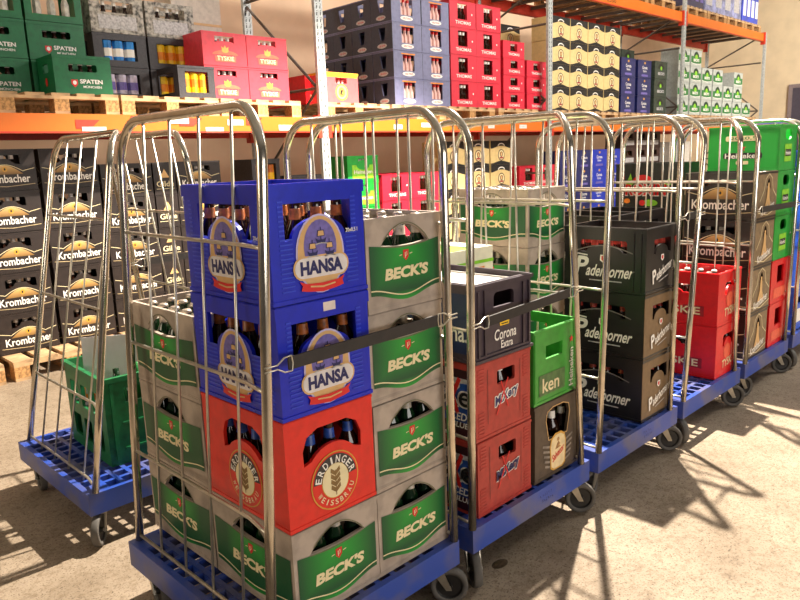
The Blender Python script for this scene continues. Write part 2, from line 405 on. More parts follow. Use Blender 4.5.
# --- brick red crate with slanted lettering
BRICK = M('brick_red_plastic', 'b23a30', .5, dirt=.15)
MAR = M('maroon_panel', '3a1018', .5, dirt=.2)
F = Flat(); F.text('MiXery', .012, .125, .13, .044, navy, 3, shear=.25, rot=.2, outline=white).line([(-.045, .07), (.02, .19)], .006, redp, 4).line([(-.02, .185), (.02, .085)], .006, redp, 4)
F.line([(-.09, .05), (-.09, .24), ], .002, MAR, 1).line([(.09, .05), (.09, .24)], .002, MAR, 1)
F2 = Flat(); F2.rect(-.185, .185, .0135, .245, MAR, 1).rect(-.17, .17, .06, .215, M('blue_print', '1d4fa8', .45, dirt=.5, scale=25), 2)
F2.poly([(-.17, .17), (.17, .2), (.17, .215), (-.17, .215)], pale, 2.5).poly([(-.17, .06), (-.02, .06), (-.09, .12)], pale, 3)
F2.text('MiXe', .06, .155, .24, .075, black, 4, shear=.1, outline=white).line([(.075, .09), (.135, .215)], .016, redp, 6).line([(.085, .21), (.125, .09)], .016, redp, 6)
F2.text('ICED', .125, .082, .08, .028, white, 6, shear=.2).text('BLUE', .135, .052, .07, .02, white, 6, shear=.2).ell(.0, .085, .025, .018, orange, 5)
rb = [(1, s*u-.016, s*u+.016, .02+i*.012, .026+i*.012, .0018) for s in (-1, 1) for u in (.125,) for i in range(7)]+[(1, s*.125-.016, s*.125+.016, .17+i*.012, .176+i*.012, .0018) for s in (-1, 1) for i in range(7)]
crate_type('mixery', .4, .305, .27, BRICK, [], [round_hole(.012, .2, .1, .05, .008)], F2, F, rim=.008, ribs=rb, lip=.002)

# --- light green crate with vertical lettering and star
LGREEN = M('leaf_green_plastic', '3f9a35', .42, dirt=.12)
F = Flat(); F.text('Heineken', .092, .1, .15, .028, white, 3, rot=PI/2).rect(-.12, .05, .03, .11, M('green_panel', '5d7d48', .5, dirt=.3), 1).text('ken', -.045, .068, .11, .055, cream, 3)
star = lambda u, v, r: [(u+(r if i % 2 == 0 else r*.42)*cos(PI/2+i*PI/5), v+(r if i % 2 == 0 else r*.42)*sin(PI/2+i*PI/5)) for i in range(10)]
F.poly(star(.092, .21, .016), redp, 3)
F2 = Flat(); F2.rect(-.17, .17, .03, .11, M('green_panel', ''), 1).text('Heineken', 0, .07, .28, .055, cream, 3).poly(star(0, .17, .02), redp, 3)
crate_type('heine', .4, .305, .282, LGREEN, [round_hole(0, .215, .12, .05, .004)], [round_hole(-.02, .19, .11, .05, .002)], F2, F, rim=.008, ribs=[(1, -.148, -.14, .01, .27, .003), (1, .14, .148, .01, .27, .003)], lip=.002)

# --- brown crate with cream bottle-shaped label
BROWN = M('taupe_brown_plastic', '5c4c3c', .55, dirt=.18)
F = Flat(); F.poly([(-.05, .03), (-.03, .018), (.03, .018), (.05, .03), (.055, .12), (.045, .15), (.02, .165), (-.02, .165), (-.045, .15), (-.055, .12)], gold, 3)
F.poly([(-.044, .036), (-.026, .024), (.026, .024), (.044, .036), (.049, .118), (.04, .144), (.018, .157), (-.018, .157), (-.04, .144), (-.049, .118)], M('cream_label', 'f1d9a8', .5), 4)
F.text('Salvator', 0, .083, .085, .028, redp, 6, shear=.3, rot=.4)
F.poly([(-.012, .115), (0, .13), (.014, .118), (.008, .11), (.02, .104), (-.02, .1)], wood2, 5).ell(0, .137, .008, .008, wood2, 5)
for s in (-1, 1):
    for i in range(5): F.line([(s*.052, .04+i*.02), (s*(.085+.004*i), .05+i*.021)], .009, M('wing_print', '9a8d80', .6, dirt=.3), 2)
bh = [(-.062, .15), (.062, .15), (.08, .23), (.072, .262), (.035, .275), (-.035, .275), (-.072, .262), (-.08, .23)]
F.line(bh+[bh[0]], .004, tan, 2)
crate_type('brown', .4, .305, .302, BROWN, [bh], [bh], F, F, rim=.01, ribs=[(1, -.152, -.135, .01, .29, .003), (1, .135, .152, .01, .29, .003)], lip=.002)

# --- black crate with white script lettering (some carry tan ends)
BLK = M('black_plastic', '1d1a1c', .32, dirt=.15); TANP = M('tan_plastic', '7e6445', .5, dirt=.15)
def pader(W_, endm):
    F = Flat()
    if W_ > .35:
        F.text('P', -.108, .112, .06, .085, white, 3, shear=.25).text('aderborner', .032, .093, .23, .055, white, 3, shear=.3).line([(-.15, .1), (-.155, .14), (-.13, .165), (-.08, .16)], .006, white, 3).line([(-.14+.28*i/10, .178+.03*sin(PI*i/10)) for i in range(11)], .005, M('grey_print', '77716c', .5), 2)
        F.poly([(-.016, .165), (.016, .165), (.018, .14), (0, .128), (-.018, .14)], white, 3).poly([(-.01, .16), (.01, .16), (.01, .142), (0, .135), (-.01, .142)], redp, 4).line([(-.07, .048), (.09, .048)], .005, pale, 3)
    else:
        if endm: F.rect(-.149, .149, .014, .27, endm, .3)
        if endm: pass
        F.text('P', -.073, .074, .035, .06, white, 3, shear=.2, rot=.32).text('aderborner', .022, .098, .155, .042, white, 3, shear=.3, rot=.32).line([(-.03, .045), (.06, .065)], .004, pale, 3)
        F.poly([(-.013, .165), (.013, .165), (.015, .145), (0, .135), (-.015, .145)], white, 3).poly([(-.008, .16), (.008, .16), (.008, .147), (0, .142), (-.008, .147)], redp, 4)
    return F
hl = bump_hole(-.12, .11, .175, .23, 0, .09, .03, r=.01); he = bump_hole(-.075, .085, .17, .235, 0, .06, .04)
crate_type('pader', .4, .3, .2915, BLK, [hl], [he], pader(.4, None), pader(.3, None), rim=.012, ribs=[(0, .14, .146, .01, .27, .004), (0, .175, .18, .01, .27, .004)], lip=.004)
# tan ends are real panels: a second body with tan end slabs
def two_tone(key, L, D, H, m1, m2, lh, eh, lf, ef):
    crate_type(key, L, D, H, m1, lh, eh, lf, ef, rim=.012)
    CR[key]['ends'] = []
    for f in (1, 3):
        mb = MB(); slab(mb, f, L+.004, D, D, H-.002, eh, .003, m2); CR[key]['ends'].append(mb.mesh('end_panel'))
    if ef:
        for f in (1, 3): CR[key]['lb'][f] = ef.build(f, L, D, .005)
two_tone('pader2', .4, .3, .2915, BLK, TANP, [hl], [he], pader(.4, None), pader(.3, None))
_crate = crate
def crate(key, *a, **k):
    o = _crate(key, *a, **k)
    for e_ in CR[key].get('ends', ()): ob('end_panel', e_, o)
    return o

# --- scarlet crate with serif plaque
SCAR = M('scarlet_plastic', 'e0141c', .38, dirt=.1); SALM = M('salmon_print', 'f0674a', .5)
F = Flat(); F.text('TYSKIE', .02, .07, .17, .045, cream, 3, shear=.1, rot=.08).ell(.0, .13, .045, .04, SALM, 1)
F2 = Flat(); F2.rect(.02, .13, .05, .105, M('dark_red_print', 'a00f1c', .5), 1).text('TYSKIE', -.01, .078, .24, .04, cream, 3).ell(-.04, .15, .03, .024, M('dark_red_print', ''), 1, inner=.8)
crate_type('tysk2', .4, .3, .2832, SCAR, [bump_hole(-.14, .06, .17, .215, -.04, .05, .02)], [bump_hole(-.06, .09, .16, .225, .01, .05, .045, r=.02)], F2, F, rim=.008, lip=.002)

# --- black crate with golden arch emblem
BLK2 = M('brown_black_plastic', '2b221f', .42, dirt=.2)
EMB = grad('amber_emblem', 'ecc27c', '6d4a1e', .0, .13)
def krom(W_, dark=False):
    F = Flat(); w = .118 if W_ > .35 else .06
    F.poly([(-w+2*w*i/16, .115+.062*sin(PI*i/16)) for i in range(17)], EMB, 1)
    F.line([(-W_/2+.01, .155), (-w-.01, .14)]+[(-w+2*w*i/12, .135+.046*sin(PI*i/12)) for i in range(13)]+[(w+.01, .14), (W_/2-.01, .155)], .004, cream, 2)
    F.ell(0, .15, .014, .014, gold, 3).ell(0, .15, .018, .018, gold, 3, inner=.85).ell(0, .15, .006, .009, black, 4)
    F.text('Krombacher', 0, .085, min(.32, W_*.8), .056, white, 4)
    F.line([(-W_/2+.015, .045), (0, .03), (W_/2-.015, .045)], .004, M('beige_line', 'c9b388', .5), 2)
    return F
def kromend():
    F = Flat(); F.poly([(-.05, .06), (.05, .06), (.02, .12), (.01, .2), (-.01, .2), (-.02, .12)], tan, 1)
    F.text('Krombacher', 0, .06, .21, .045, white, 3, rot=.2)
    F.line([(-.14, .04), (0, .02), (.14, .05)], .005, cream, 2).line([(-.13, .1), (-.07, .16), (-.05, .225), (0, .25), (.05, .225), (.07, .16), (.13, .12)], .005, cream, 2)
    return F
kh = bump_hole(-.105, .105, .185, .225, 0, .075, .018, r=.012)
for k, H_ in (('krom', .29), ('krom2', .265)):
    crate_type(k, .41, .3, H_, BLK2, [[(u, v*H_/.265 if v > .2 else v) for u, v in kh]], [lens_hole(0, .05, .17, -.03, .225)], krom(.41), kromend(), rim=.01, lip=.002)
two_tone('krom5', .4, .3, .265, BLK2, M('dun_plastic', '8a7354', .5, dirt=.2), [kh], [lens_hole(.01, .035, .16, -.02, .225)], krom(.4), kromend())

# --- small helper for rack crates
def simple(key, L, D, H, m, lh, lf, eh=(), ef=None, **k): crate_type(key, L, D, H, m, lh, eh, lf, ef, div=False, **k)
FGREEN = M('forest_green_plastic', '0f6b3c', .42, dirt=.15)
F = Flat().poly([(-.09, .1), (-.045, .1), (-.045, .07), (-.067, .048), (-.09, .07)], redp, 2).ell(-.067, .08, .013, .014, white, 3).text('SPATEN', .05, .09, .16, .03, white, 3).text('MÜNCHEN', .055, .055, .13, .02, white, 3)
simple('spaten_open', .4, .3, .27, FGREEN, [rect_hole(-.15, .15, .05, .22)], Flat().line([(-.15, .045), (.15, .045)], .004, pgreen, 1), rim=.02)
simple('spaten', .4, .3, .268, FGREEN, [round_hole(.0, .18, .2, .05, .012)], F, [round_hole(0, .18, .1, .06, .012)], Flat().ell(0, .09, .02, .03, redp, 2), rim=.02)
DG = M('charcoal_plastic', '3a3538', .5, dirt=.25, bump=.3, scale=60)
for k, mm in (('can_blue', sky), ('can_yellow', yellow), ('can_pale', M('pale_cans', 'cfc6dc', .5, dirt=.3))):
    F = Flat()
    simple(k, .42, .3, .25, DG, [rect_hole(-.14, .13, .05, .2)], F, [rect_hole(-.03, .03, .06, .2)], Flat().rect(-.028, .028, .02, .055, redp, 1))
simple('can_front', .4, .32, .25, DG, [rect_hole(-.12, .12, .05, .2)], Flat(), [rect_hole(-.1, .1, .045, .205)], Flat())
WC = M('frosted_crate', 'c4bdb0', .6, dirt=.6, scale=35, bump=.5)
simple('frost', .42, .3, .27, WC, [rect_hole(-.13, .13, .15, .23)], Flat().rect(-.15, .15, .03, .13, pale, 1))
PINK = M('coral_red_plastic', 'e03848', .5, dirt=.1)
F = Flat().ell(0, .125, .032, .02, gold, 1).poly([(-.03, .13), (.03, .13), (.034, .155), (.015, .143), (0, .165), (-.015, .143), (-.034, .155)], gold, 2).poly([(-.1, .095), (-.09, .075), (.09, .075), (.1, .095), (.095, .035), (-.095, .035)], SALM, 1).text('TYSKIE', 0, .062, .16, .036, cream, 3).ell(0, .09, .12, .035, SALM, .5, 0, 180)
simple('tysk', .41, .3, .268, PINK, [bump_hole(-.09, .09, .185, .235, 0, .085, .012)], F, (), None, rim=.01)
SL = M('slate_blue_plastic', '77789a', .5, dirt=.12); SLD = M('slate_dark_plastic', '3a3d4c', .5, dirt=.15)
F = Flat().ell(0, .045, .09, .022, white, 1).text('VELTINS', 0, .045, .12, .018, redp, 2).rect(-.1, .1, .232, .245, orange, 1)
simple('slate', .42, .3, .268, SL, [rect_hole(-.08, .09, .075, .23)], F, [[(-.05, .225), (.05, .225), (.035, .1), (-.02, .1)]], Flat().ell(0, .05, .07, .024, pale, 1).text('VELTINS', 0, .05, .09, .016, SLD, 2), rim=.008)
two = CR['slate']; two['ends'] = []
for f in (1, 3): mb = MB(); slab(mb, f, .424, .3, .3, .266, [[(-.05, .225), (.05, .225), (.035, .1), (-.02, .1)]], .003, SLD); two['ends'].append(mb.mesh('end_panel'))
for f in (1, 3): two['lb'][f] = Flat().ell(0, .05, .07, .024, pale, 1).text('VELTINS', 0, .05, .09, .016, redp, 2).build(f, .42, .3, .005)
CRIM = M('crimson_plastic', 'd8203a', .5, dirt=.1)
simple('crim', .44, .3, .28, CRIM, [rect_hole(-.09, .07, .09, .25)], Flat().text('THOMAS', 0, .055, .26, .035, white, 2).ell(.15, .15, .01, .01, white, 2), rim=.008)
simple('crims', .42, .3, .195, CRIM, [rect_hole(-.07, .07, .08, .165)], Flat().text('THOMAS', 0, .045, .22, .03, white, 2).ell(.15, .11, .01, .01, white, 2), rim=.006)
YB = M('pale_yellow_box', 'dcc184', .5, dirt=.08)
F = Flat(); N = 14
F.poly([(-.21+.42*i/N, .212-.018*sin(2*PI*i/N+PI/2)) for i in range(N+1)]+[(.21, .288), (-.21, .288)], black, 1)
F.poly([(-.21, .0), (.21, .0)]+[(.21-.42*i/N, .03-.015*cos(2*PI*i/N)) for i in range(N+1)], black, 1)
F.ell(0, .225, .07, .035, white, 2, 0, 180).ell(0, .225, .055, .022, black, 3, 0, 180)
F.ell(0, .115, .066, .07, M('dark_brown_print', '4a2c18', .5), 2).ell(0, .115, .054, .058, cream, 3).ell(0, .125, .03, .034, M('dark_brown_print', ''), 4).ell(0, .122, .018, .022, tan, 5).poly([(-.04, .09), (.04, .09), (.03, .07), (-.03, .07)], M('dark_red_print', ''), 4).ell(0, .14, .03, .016, wood2, 5, 0, 180)
simple('yb', .43, .3, .29, YB, [], F, (), None, rim=.003, lip=.001)
F = Flat().poly([(-.02, .2), (.02, .2), (.024, .22), (0, .235), (-.024, .22)], gold, 2).text('Corona', 0, .15, .16, .045, white, 2).text('Extra', 0, .1, .1, .03, white, 2).rect(-.1, .1, .02, .05, M('print_violet', ''), 1)
NV = M('navy_crate', '1c2460', .45, dirt=.15); simple('coro', .42, .3, .26, NV, [], F, rim=.01)
NV2 = M('bright_navy_crate', '1a36b8', .45, dirt=.15); simple('coro2', .42, .3, .26, NV2, [], F, rim=.01)
SB = M('silver_box', 'bfc4bd', .5, dirt=.15)
F = Flat(); F.rect(-.2, .2, .05, .16, pgreen, 1).ell(0, .16, .1, .075, M('deep_green_print', '0d3a22', .5), 2, 0, 180).ell(0, .15, .05, .04, lime, 3).text("BECK'S", 0, .1, .22, .045, white, 4).line([(-.2, .055), (0, .03), (.2, .055)], .008, white, 3)
simple('bk', .42, .3, .265, SB, [], F, rim=.006)
DK = M('dark_green_box', '39453b', .5, dirt=.3)
F3 = Flat(); F3.ell(0, .15, .1, .08, black, 1, 0, 180).text("BECK'S", 0, .08, .22, .045, pale, 3).ell(0, .16, .03, .03, lime, 2)
simple('bkd', .42, .3, .265, DK, [], F3, rim=.006)
YT = M('pale_red_plastic', 'e05a5c', .5, dirt=.1)
F = Flat().rect(-.2, .2, .235, .268, yellow, 1).ell(0, .1, .075, .075, gold, 1).ell(0, .1, .062, .062, M('grey_print2', '8d8478', .5), 2).ell(0, .1, .04, .045, gold, 3).poly([(-.015, .12), (.02, .12), (.0, .09), (.015, .075), (-.02, .08)], black, 4)
simple('yt', .42, .3, .28, YT, [rect_hole(-.07, .07, .18, .23)], F, rim=.02, rim_m=yellow)
OR = M('orange_case', 'e07a20', .5, dirt=.4, scale=20)
simple('orc', .3, .3, .265, DG, [rect_hole(-.11, .11, .05, .22)], Flat())
simple('gry', .42, .3, .29, DG, [rect_hole(-.05, .07, .06, .23)], Flat())
GG = M('vivid_green_plastic', '18a034', .42, dirt=.12)
F = Flat().rect(-.15, .15, .03, .17, M('print_lime', ''), 1).ell(0, .17, .09, .05, GG, 2).text('Heineken', 0, .1, .25, .04, white, 3)
simple('gg', .42, .3, .265, GG, [round_hole(0, .215, .12, .035, .01)], F)
simple('gd', .42, .3, .265, M('bottle_green_plastic', '0f6a40', .42, dirt=.15), [round_hole(-.1, .12, .1, .14, .01), round_hole(.1, .12, .1, .14, .01)], Flat().rect(-.01, .01, .2, .22, white, 1), [round_hole(0, .2, .12, .05, .01)], ribs=[(0, -.2, -.17, .02, .24, .004), (0, .17, .2, .02, .24, .004), (1, -.14, -.11, .02, .24, .004), (1, .11, .14, .02, .24, .004)])
F = Flat().rect(-.19, .19, .02, .24, grad('green_glow', '8fdc20', '10a030', .02, .15), 1).rrect(0, .09, .22, .035, .01, black, 2).text('Heineken', 0, .09, .2, .03, white, 3).rrect(0, .19, .2, .03, .01, cream, 2).poly(star(0, .135, .02), redp, 3).text('20x0,5', 0, .19, .15, .02, pgreen, 3).rrect(0, .05, .07, .02, .005, cream, 2)
F2 = Flat().rect(-.06, .06, .05, .15, lime, 1).rect(-.05, .05, .08, .12, black, 2).text('Heineken', 0, .1, .09, .024, white, 3)
crate_type('heine5', .4, .3, .262, GG, [], [round_hole(0, .205, .11, .06, .028)], F, F2, rim=.01, div=False)
F2 = Flat().rect(-.1, .1, .03, .09, SALM, 1)
crate_type('red5', .4, .3, .265, SCAR, [], [rect_hole(-.05, .06, .12, .225)], None, F2, rim=.008, div=False)
F = Flat().ell(-.02, .16, .07, .05, redp, 2, 0, 180).text('ROXIN', 0, .12, .26, .07, redp, 3, outline=white).poly([(-.13, .15), (-.1, .22), (-.08, .15)], lime, 3).poly([(.12, .15), (.15, .2), (.16, .15)], lime, 3).ell(-.12, .05, .02, .015, orange, 2).ell(.03, .04, .05, .02, lime, 2).ell(-.02, .04, .02, .018, redp, 3)
F2 = Flat().text('M', 0, .13, .12, .09, pale, 3).line([(-.1, .05), (.1, .05)], .01, M('deep_green_print', ''), 2)
crate_type('rox', .4, .3, .28, M('green_black_plastic', '1b211c', .45), [], [], F, F2, rim=.01, div=False)
BLUEC = M('azure_plastic', '2f62d8', .45, dirt=.2)
crate_type('azure', .4, .3, .29, BLUEC, [rect_hole(-.1, .1, .18, .23)], [rect_hole(-.08, .08, .17, .22)], Flat().rect(-.12, .12, .05, .15, white, 1).rect(-.1, .1, .06, .1, sky, 2), Flat().rect(-.1, .1, .05, .14, white, 1), div=False)

# ------------------------------------------------------------------ bottles
def bottle_meshes(gm, lm, cm):
    prof = [(.001, .0), (.03, 0), (.032, .004), (.032, .13), (.028, .16), (.015, .19), (.0135, .225), (.014, .23), (.014, .236)]
    a = MB(); a.lathe(prof, gm, 12); b = MB(); b.lathe([(.0325, .05), (.0328, .051), (.0328, .12), (.0325, .121)], lm, 12); n_ = MB(); n_.lathe([(.0165, .188), (.0158, .189), (.0145, .215), (.014, .216)], lm, 12)
    c = MB(); c.lathe([(.014, .235), (.0155, .236), (.0155, .241), (.012, .246), (.001, .247)], cm, 12)
    return a.mesh('bottle', True), b.mesh('paper_label', True), c.mesh('crown_cap', True), n_.mesh('neck_label', True)
BT = {}
def bt(k, g, l, c): BT[k] = bottle_meshes(g, l, c)
bt('hansa', glass, M('bottle_label_amber', 'b8642a', .4, dirt=.5, scale=60), M('white_cap', 'e8e0d6', .4))
bt('becks', glassg, M('bottle_label_silver', 'c9bfae', .4, dirt=.4, scale=60), M('silver_cap', 'cfc3b4', .3, .6))
bt('erd', glass, M('bottle_label_blue', '2d58b8', .4, dirt=.4, scale=60), M('blue_cap', '24469a', .4))
bt('pad', glass, M('bottle_label_red', 'c03b2a', .4, dirt=.4, scale=60), M('silver_cap', ''))
bt('white', glass, white, white)
bt('krom', glass, M('bottle_label_pearl', 'd9cdbb', .4, dirt=.3), M('pearl_cap', 'e2d5cc', .4))
NB = [0]
def bottles(key, x, y, z, rz, bk, desc, group, cols=(), parts=True, dz=.014):
    c = CR[key]; L, D = c['L']-.03, c['D']-.03
    a, b, cc, nl = BT[bk]; R_ = Matrix.Rotation(rz, 3, 'Z')
    for i, j in cols:
        p = R_ @ Vector((-L/2+L*(i+.5)/5, -D/2+D*(j+.5)/4, 0)); NB[0] += 1
        o = tag(ob('beer_bottle', a, None, (x+p.x, y+p.y, z+dz), random.uniform(0, 6)), desc, 'bottle', group)
        if parts: ob('paper_label', b, o)
        ob('neck_label', nl, o); ob('crown_cap', cc, o)
FRONTCOLS = [(4, j) for j in range(4)]+[(i, 0) for i in range(4)]
ALL = [(i, j) for i in range(5) for j in range(4)]

# ------------------------------------------------------------------ room
FZ = .03            # floor level
fl = MB(); fl.box(-8, 18, -8, 7, -.1, FZ, floor_mat()); struct(fl.obj('floor'))
wallm = M('plaster_wall', 'e0cba8', .85, dirt=.08, scale=3, bump=.1); wallp = M('plaster_wall_rear', 'dcbd9e', .85, dirt=.1, scale=2, bump=.1)
w = MB(); w.box(-8, 18, 6.2, 6.4, 0, 5.2, wallp); struct(w.obj('wall_back'))
w = MB(); w.box(16.6, 16.8, -8, 6.2, 0, 5.2, wallm); struct(w.obj('wall_right'))
w = MB(); w.box(-8, 18, -8, 7, 5.2, 5.4, M('ceiling_panel', 'c8d2d8', .8)); struct(w.obj('ceiling'))
d = ob('door_1', None, None, (16.58, 3.3, FZ)); struct(d)
m_ = MB(); m_.box(-.04, .0, -.6, .6, .0, 2.6, M('dark_door', '4a4450', .5)); m_.obj('door_panel', d)
m_ = MB(); m_.box(-.06, .0, -.68, -.6, 0, 2.68, M('door_frame', '8a7a78', .5)); m_.box(-.06, 0, .6, .68, 0, 2.68, M('door_frame', '')); m_.box(-.06, 0, -.6, .6, 2.6, 2.68, M('door_frame', '')); m_.obj('door_frame', d)

st = MB(); st.lathe([(.05, 0), (.03, .0012)], M('oil_stain', '54432e', .5, dirt=.4, scale=40), 16); st = st.obj('floor_stain', bpy.data.objects['floor']); st.location = (.872, .0, FZ); st.scale = (.75, .45, 1)
# ------------------------------------------------------------------ pallet rack
OB = M('rack_beam_orange', 'd86c14', .45, dirt=.08, scale=3); OB2 = M('rack_beam_red', 'c8361e', .5, dirt=.1)
rack = thing('pallet_rack', 'tall pallet rack with orange beams and galvanised perforated uprights behind the cage trolleys', 'rack', (3, 3.8, 0))
rx, ry = 3, 3.8
def upright(X, Y, top):
    mb = MB(); w_ = .045; p = .056; yf = Y-ry-.045
    slot = lambda cx, cz: [(cx-.007, cz-.014), (cx+.003, cz-.014), (cx+.008, cz+.014), (cx-.002, cz+.014)]
    dot = lambda cx, cz: [(cx-.005, cz-.004), (cx+.004, cz-.004), (cx+.004, cz+.004), (cx-.005, cz+.004)]
    loops = [[(-w_, 0), (w_, 0), (w_, p), (-w_, p)], slot(-.022, .02), slot(.018, .024), dot(-.018, .046), dot(.024, .048)]
    tr = tessellate_polygon([[Vector((a, b, 0)) for a, b in l] for l in loops]); P_ = [q for l in loops for q in l]
    mb.box(X-rx-w_, X-rx+w_, yf, yf+.002, FZ, 1.3, zinc); z = 1.3
    while z < top-p:
        mb.add([(X-rx+u, yf, z+v) for u, v in P_], [tuple(t) for t in tr], zinc); z += p
    mb.box(X-rx-w_, X-rx+w_, yf, yf+.002, z, top, zinc)
    mb.box(X-rx-w_, X-rx-w_+.004, yf+.002, yf+.035, FZ, top, zinc); mb.box(X-rx+w_-.004, X-rx+w_, yf+.002, yf+.035, FZ, top, zinc)
    mb.box(X-rx-w_+.004, X-rx+w_-.004, yf+.012, yf+.014, FZ, top, M('post_inner_shade', '23211f', .7))  # dark sheet stands in for the shade seen through the perforations
    mb.box(X-rx-.07, X-rx+.07, Y-ry-.07, Y-ry+.07, FZ, FZ+.008, zinc)
    mb.obj('upright', rack)
PX = [-.6, 3.215, 6.83, 10.6, 14.2]
for X in PX:
    for Y in (3.77, 4.87): upright(X, Y, 4.4 if X < 14 else 3.55)
    for z0, z1 in ((.3, 1.2), (1.2, 2.1), (2.1, 3.0), (3.0, 3.5)):
        a, b = (.02, 1.1) if int(z0*10) % 2 else (1.1, .02)
        mb = MB(); mb.tube([(X-rx, a-.02, z0), (X-rx, b-.02, z1)], .014, M('brace_steel', '6d6258', .5, .4), 6); mb.obj('cross_brace', rack)
        mb = MB(); mb.tube([(X-rx, 0, z1), (X-rx, 1.06, z1)], .014, M('brace_steel', ''), 6); mb.obj('cross_brace', rack)
def beam(X0, X1, Y, z0, z1, m, nm='beam'):
    mb = MB(); mb.box(X0-rx+.035, X1-rx-.035, Y-.025-ry, Y+.025-ry, z0, z1, m)
    mb.box(X0-rx+.035, X1-rx-.035, Y-.032-ry, Y-.025-ry, z0, z0+.012, OB2)
    for xx in (X0+.035, X1-.075): mb.box(xx-rx, xx-rx+.04, Y-.05-ry, Y+.03-ry, z0-.05, z1+.02, OB2)
    return mb.obj(nm, rack)
lim = [('print_white', white), ]
for a, b in zip(PX[:-1], PX[1:]):
    for z0, z1 in ((1.71, 1.84), (3.38, 3.53)):
        beam(a, b, 3.77, z0, z1, OB); beam(a, b, 4.87, z0, z1, OB2)
    for k in range(8):
        xx = a+.3+k*(b-a-.6)/7
        for zz in (3.46, 1.79): mb = MB(); mb.box(xx-rx-.02, xx-rx+.02, .0, 1.045, zz, zz+.04, M('brace_steel', '')); mb.obj('deck_support', rack)
PAP = M('paper_tag', 'e9d9cf', .7); TRI = M('red_sticker', 'd8341c', .5)
for x0, w_, z, red in ((1.02, .17, 1.77, 1), (1.06, .17, 1.73, 0), (1.42, .14, 1.8, 1), (1.8, .2, 1.79, 1), (1.72, .16, 1.8, 0), (2.22, .15, 1.79, 0), (2.02, .16, 1.73, 0), (2.4, .16, 1.8, 1), (2.72, .16, 1.75, 0), (4.1, .12, 1.76, 0), (4.5, .16, 1.78, 0), (4.95, .3, 1.75, 2), (5.6, .12, 1.77, 0), (6.2, .15, 1.77, 0), (8.2, .25, 3.44, 2)):
    F = Flat()
    if red == 1: F.poly([(0, -.03), (w_*.6, -.03), (w_, .03), (.0, .03)], TRI, 1)
    elif red == 0: F.rect(0, w_, -.022, .022, PAP, 1).rect(.01, w_*.8, -.002, .004, pale, 2)
    else: F.text('2550', w_/2, 0, w_, .05, M('beam_ink', '7a4a10', .6), 1)
    me = F.build(0, 0, 0, .001)[0]; ob('sticker', me, rack, (x0-rx, 3.743-ry-(.0015 if red == 0 else 0), z))

# pallets
pm = {}
def bmesh_box(nm, w, d, h, m):
    mb = MB(); mb.box(-w/2, w/2, -d/2, d/2, 0, h, m); pm[nm] = mb.mesh(nm)
bmesh_box('deck_board', .125, 1.1, .02, wood); bmesh_box('stringer_board', .8, .11, .02, wood); bmesh_box('block', .1, .11, .08, wood2); bmesh_box('bottom_board', .1, 1.1, .02, wood)
def pallet(x0, y0, z0, label, group=None, hgt=.14, front=False):
    o = thing('wooden_pallet', label, 'pallet', (x0+.4, y0+.55, z0), 0, group); o.scale = (1, 1, hgt/.14)
    for i in range(3):
        ob('bottom_board', pm['bottom_board'], o, (-.35+.35*i, 0, 0))
        for j in range(3): ob('block', pm['block'], o, (-.35+.35*i, -.495+.495*j, .02))
        ob('stringer_board', pm['stringer_board'], o, (0, -.495+.495*i, .1))
    for i in range(5): ob('deck_board', pm['deck_board'], o, (-.3375+.16875*i, 0, .12))
    return o
UP = [-.3, .56, 1.38, 2.2, 3.29, 4.13, 4.98, 5.85, 7.0, 7.84, 8.7, 9.6, 10.75, 11.58, 12.42, 13.25]
ORD = ['first', 'second', 'third', 'fourth', 'fifth', 'sixth', 'seventh', 'eighth', 'ninth', 'tenth', 'eleventh', 'twelfth', 'thirteenth', 'fourteenth', 'fifteenth', 'sixteenth', 'seventeenth', 'eighteenth']
for i, X in enumerate(UP): pallet(X, 3.78, 1.84, f'wooden pallet on the lower orange beam, {ORD[i]} from the left end', 'pallets on the lower beam')
for i, X in enumerate([6.95, 7.8, 8.66, 9.55, 10.75, 11.58, 12.42, 13.25]): pallet(X, 3.78, 3.53, f'wooden pallet on the upper orange beam, {ORD[i]} from the left end of the row', 'pallets on the upper beam')
LOWP = [-.42, .44, 1.3, 2.15, 3.02, 3.88, 4.74, 5.6, 6.46, 7.32, 8.2, 9.1, 10.0]
for i, X in enumerate(LOWP): pallet(X, 3.85, FZ, f'wooden pallet on the floor under the rack, {ORD[i]} from the left', 'pallets on the floor', .14)

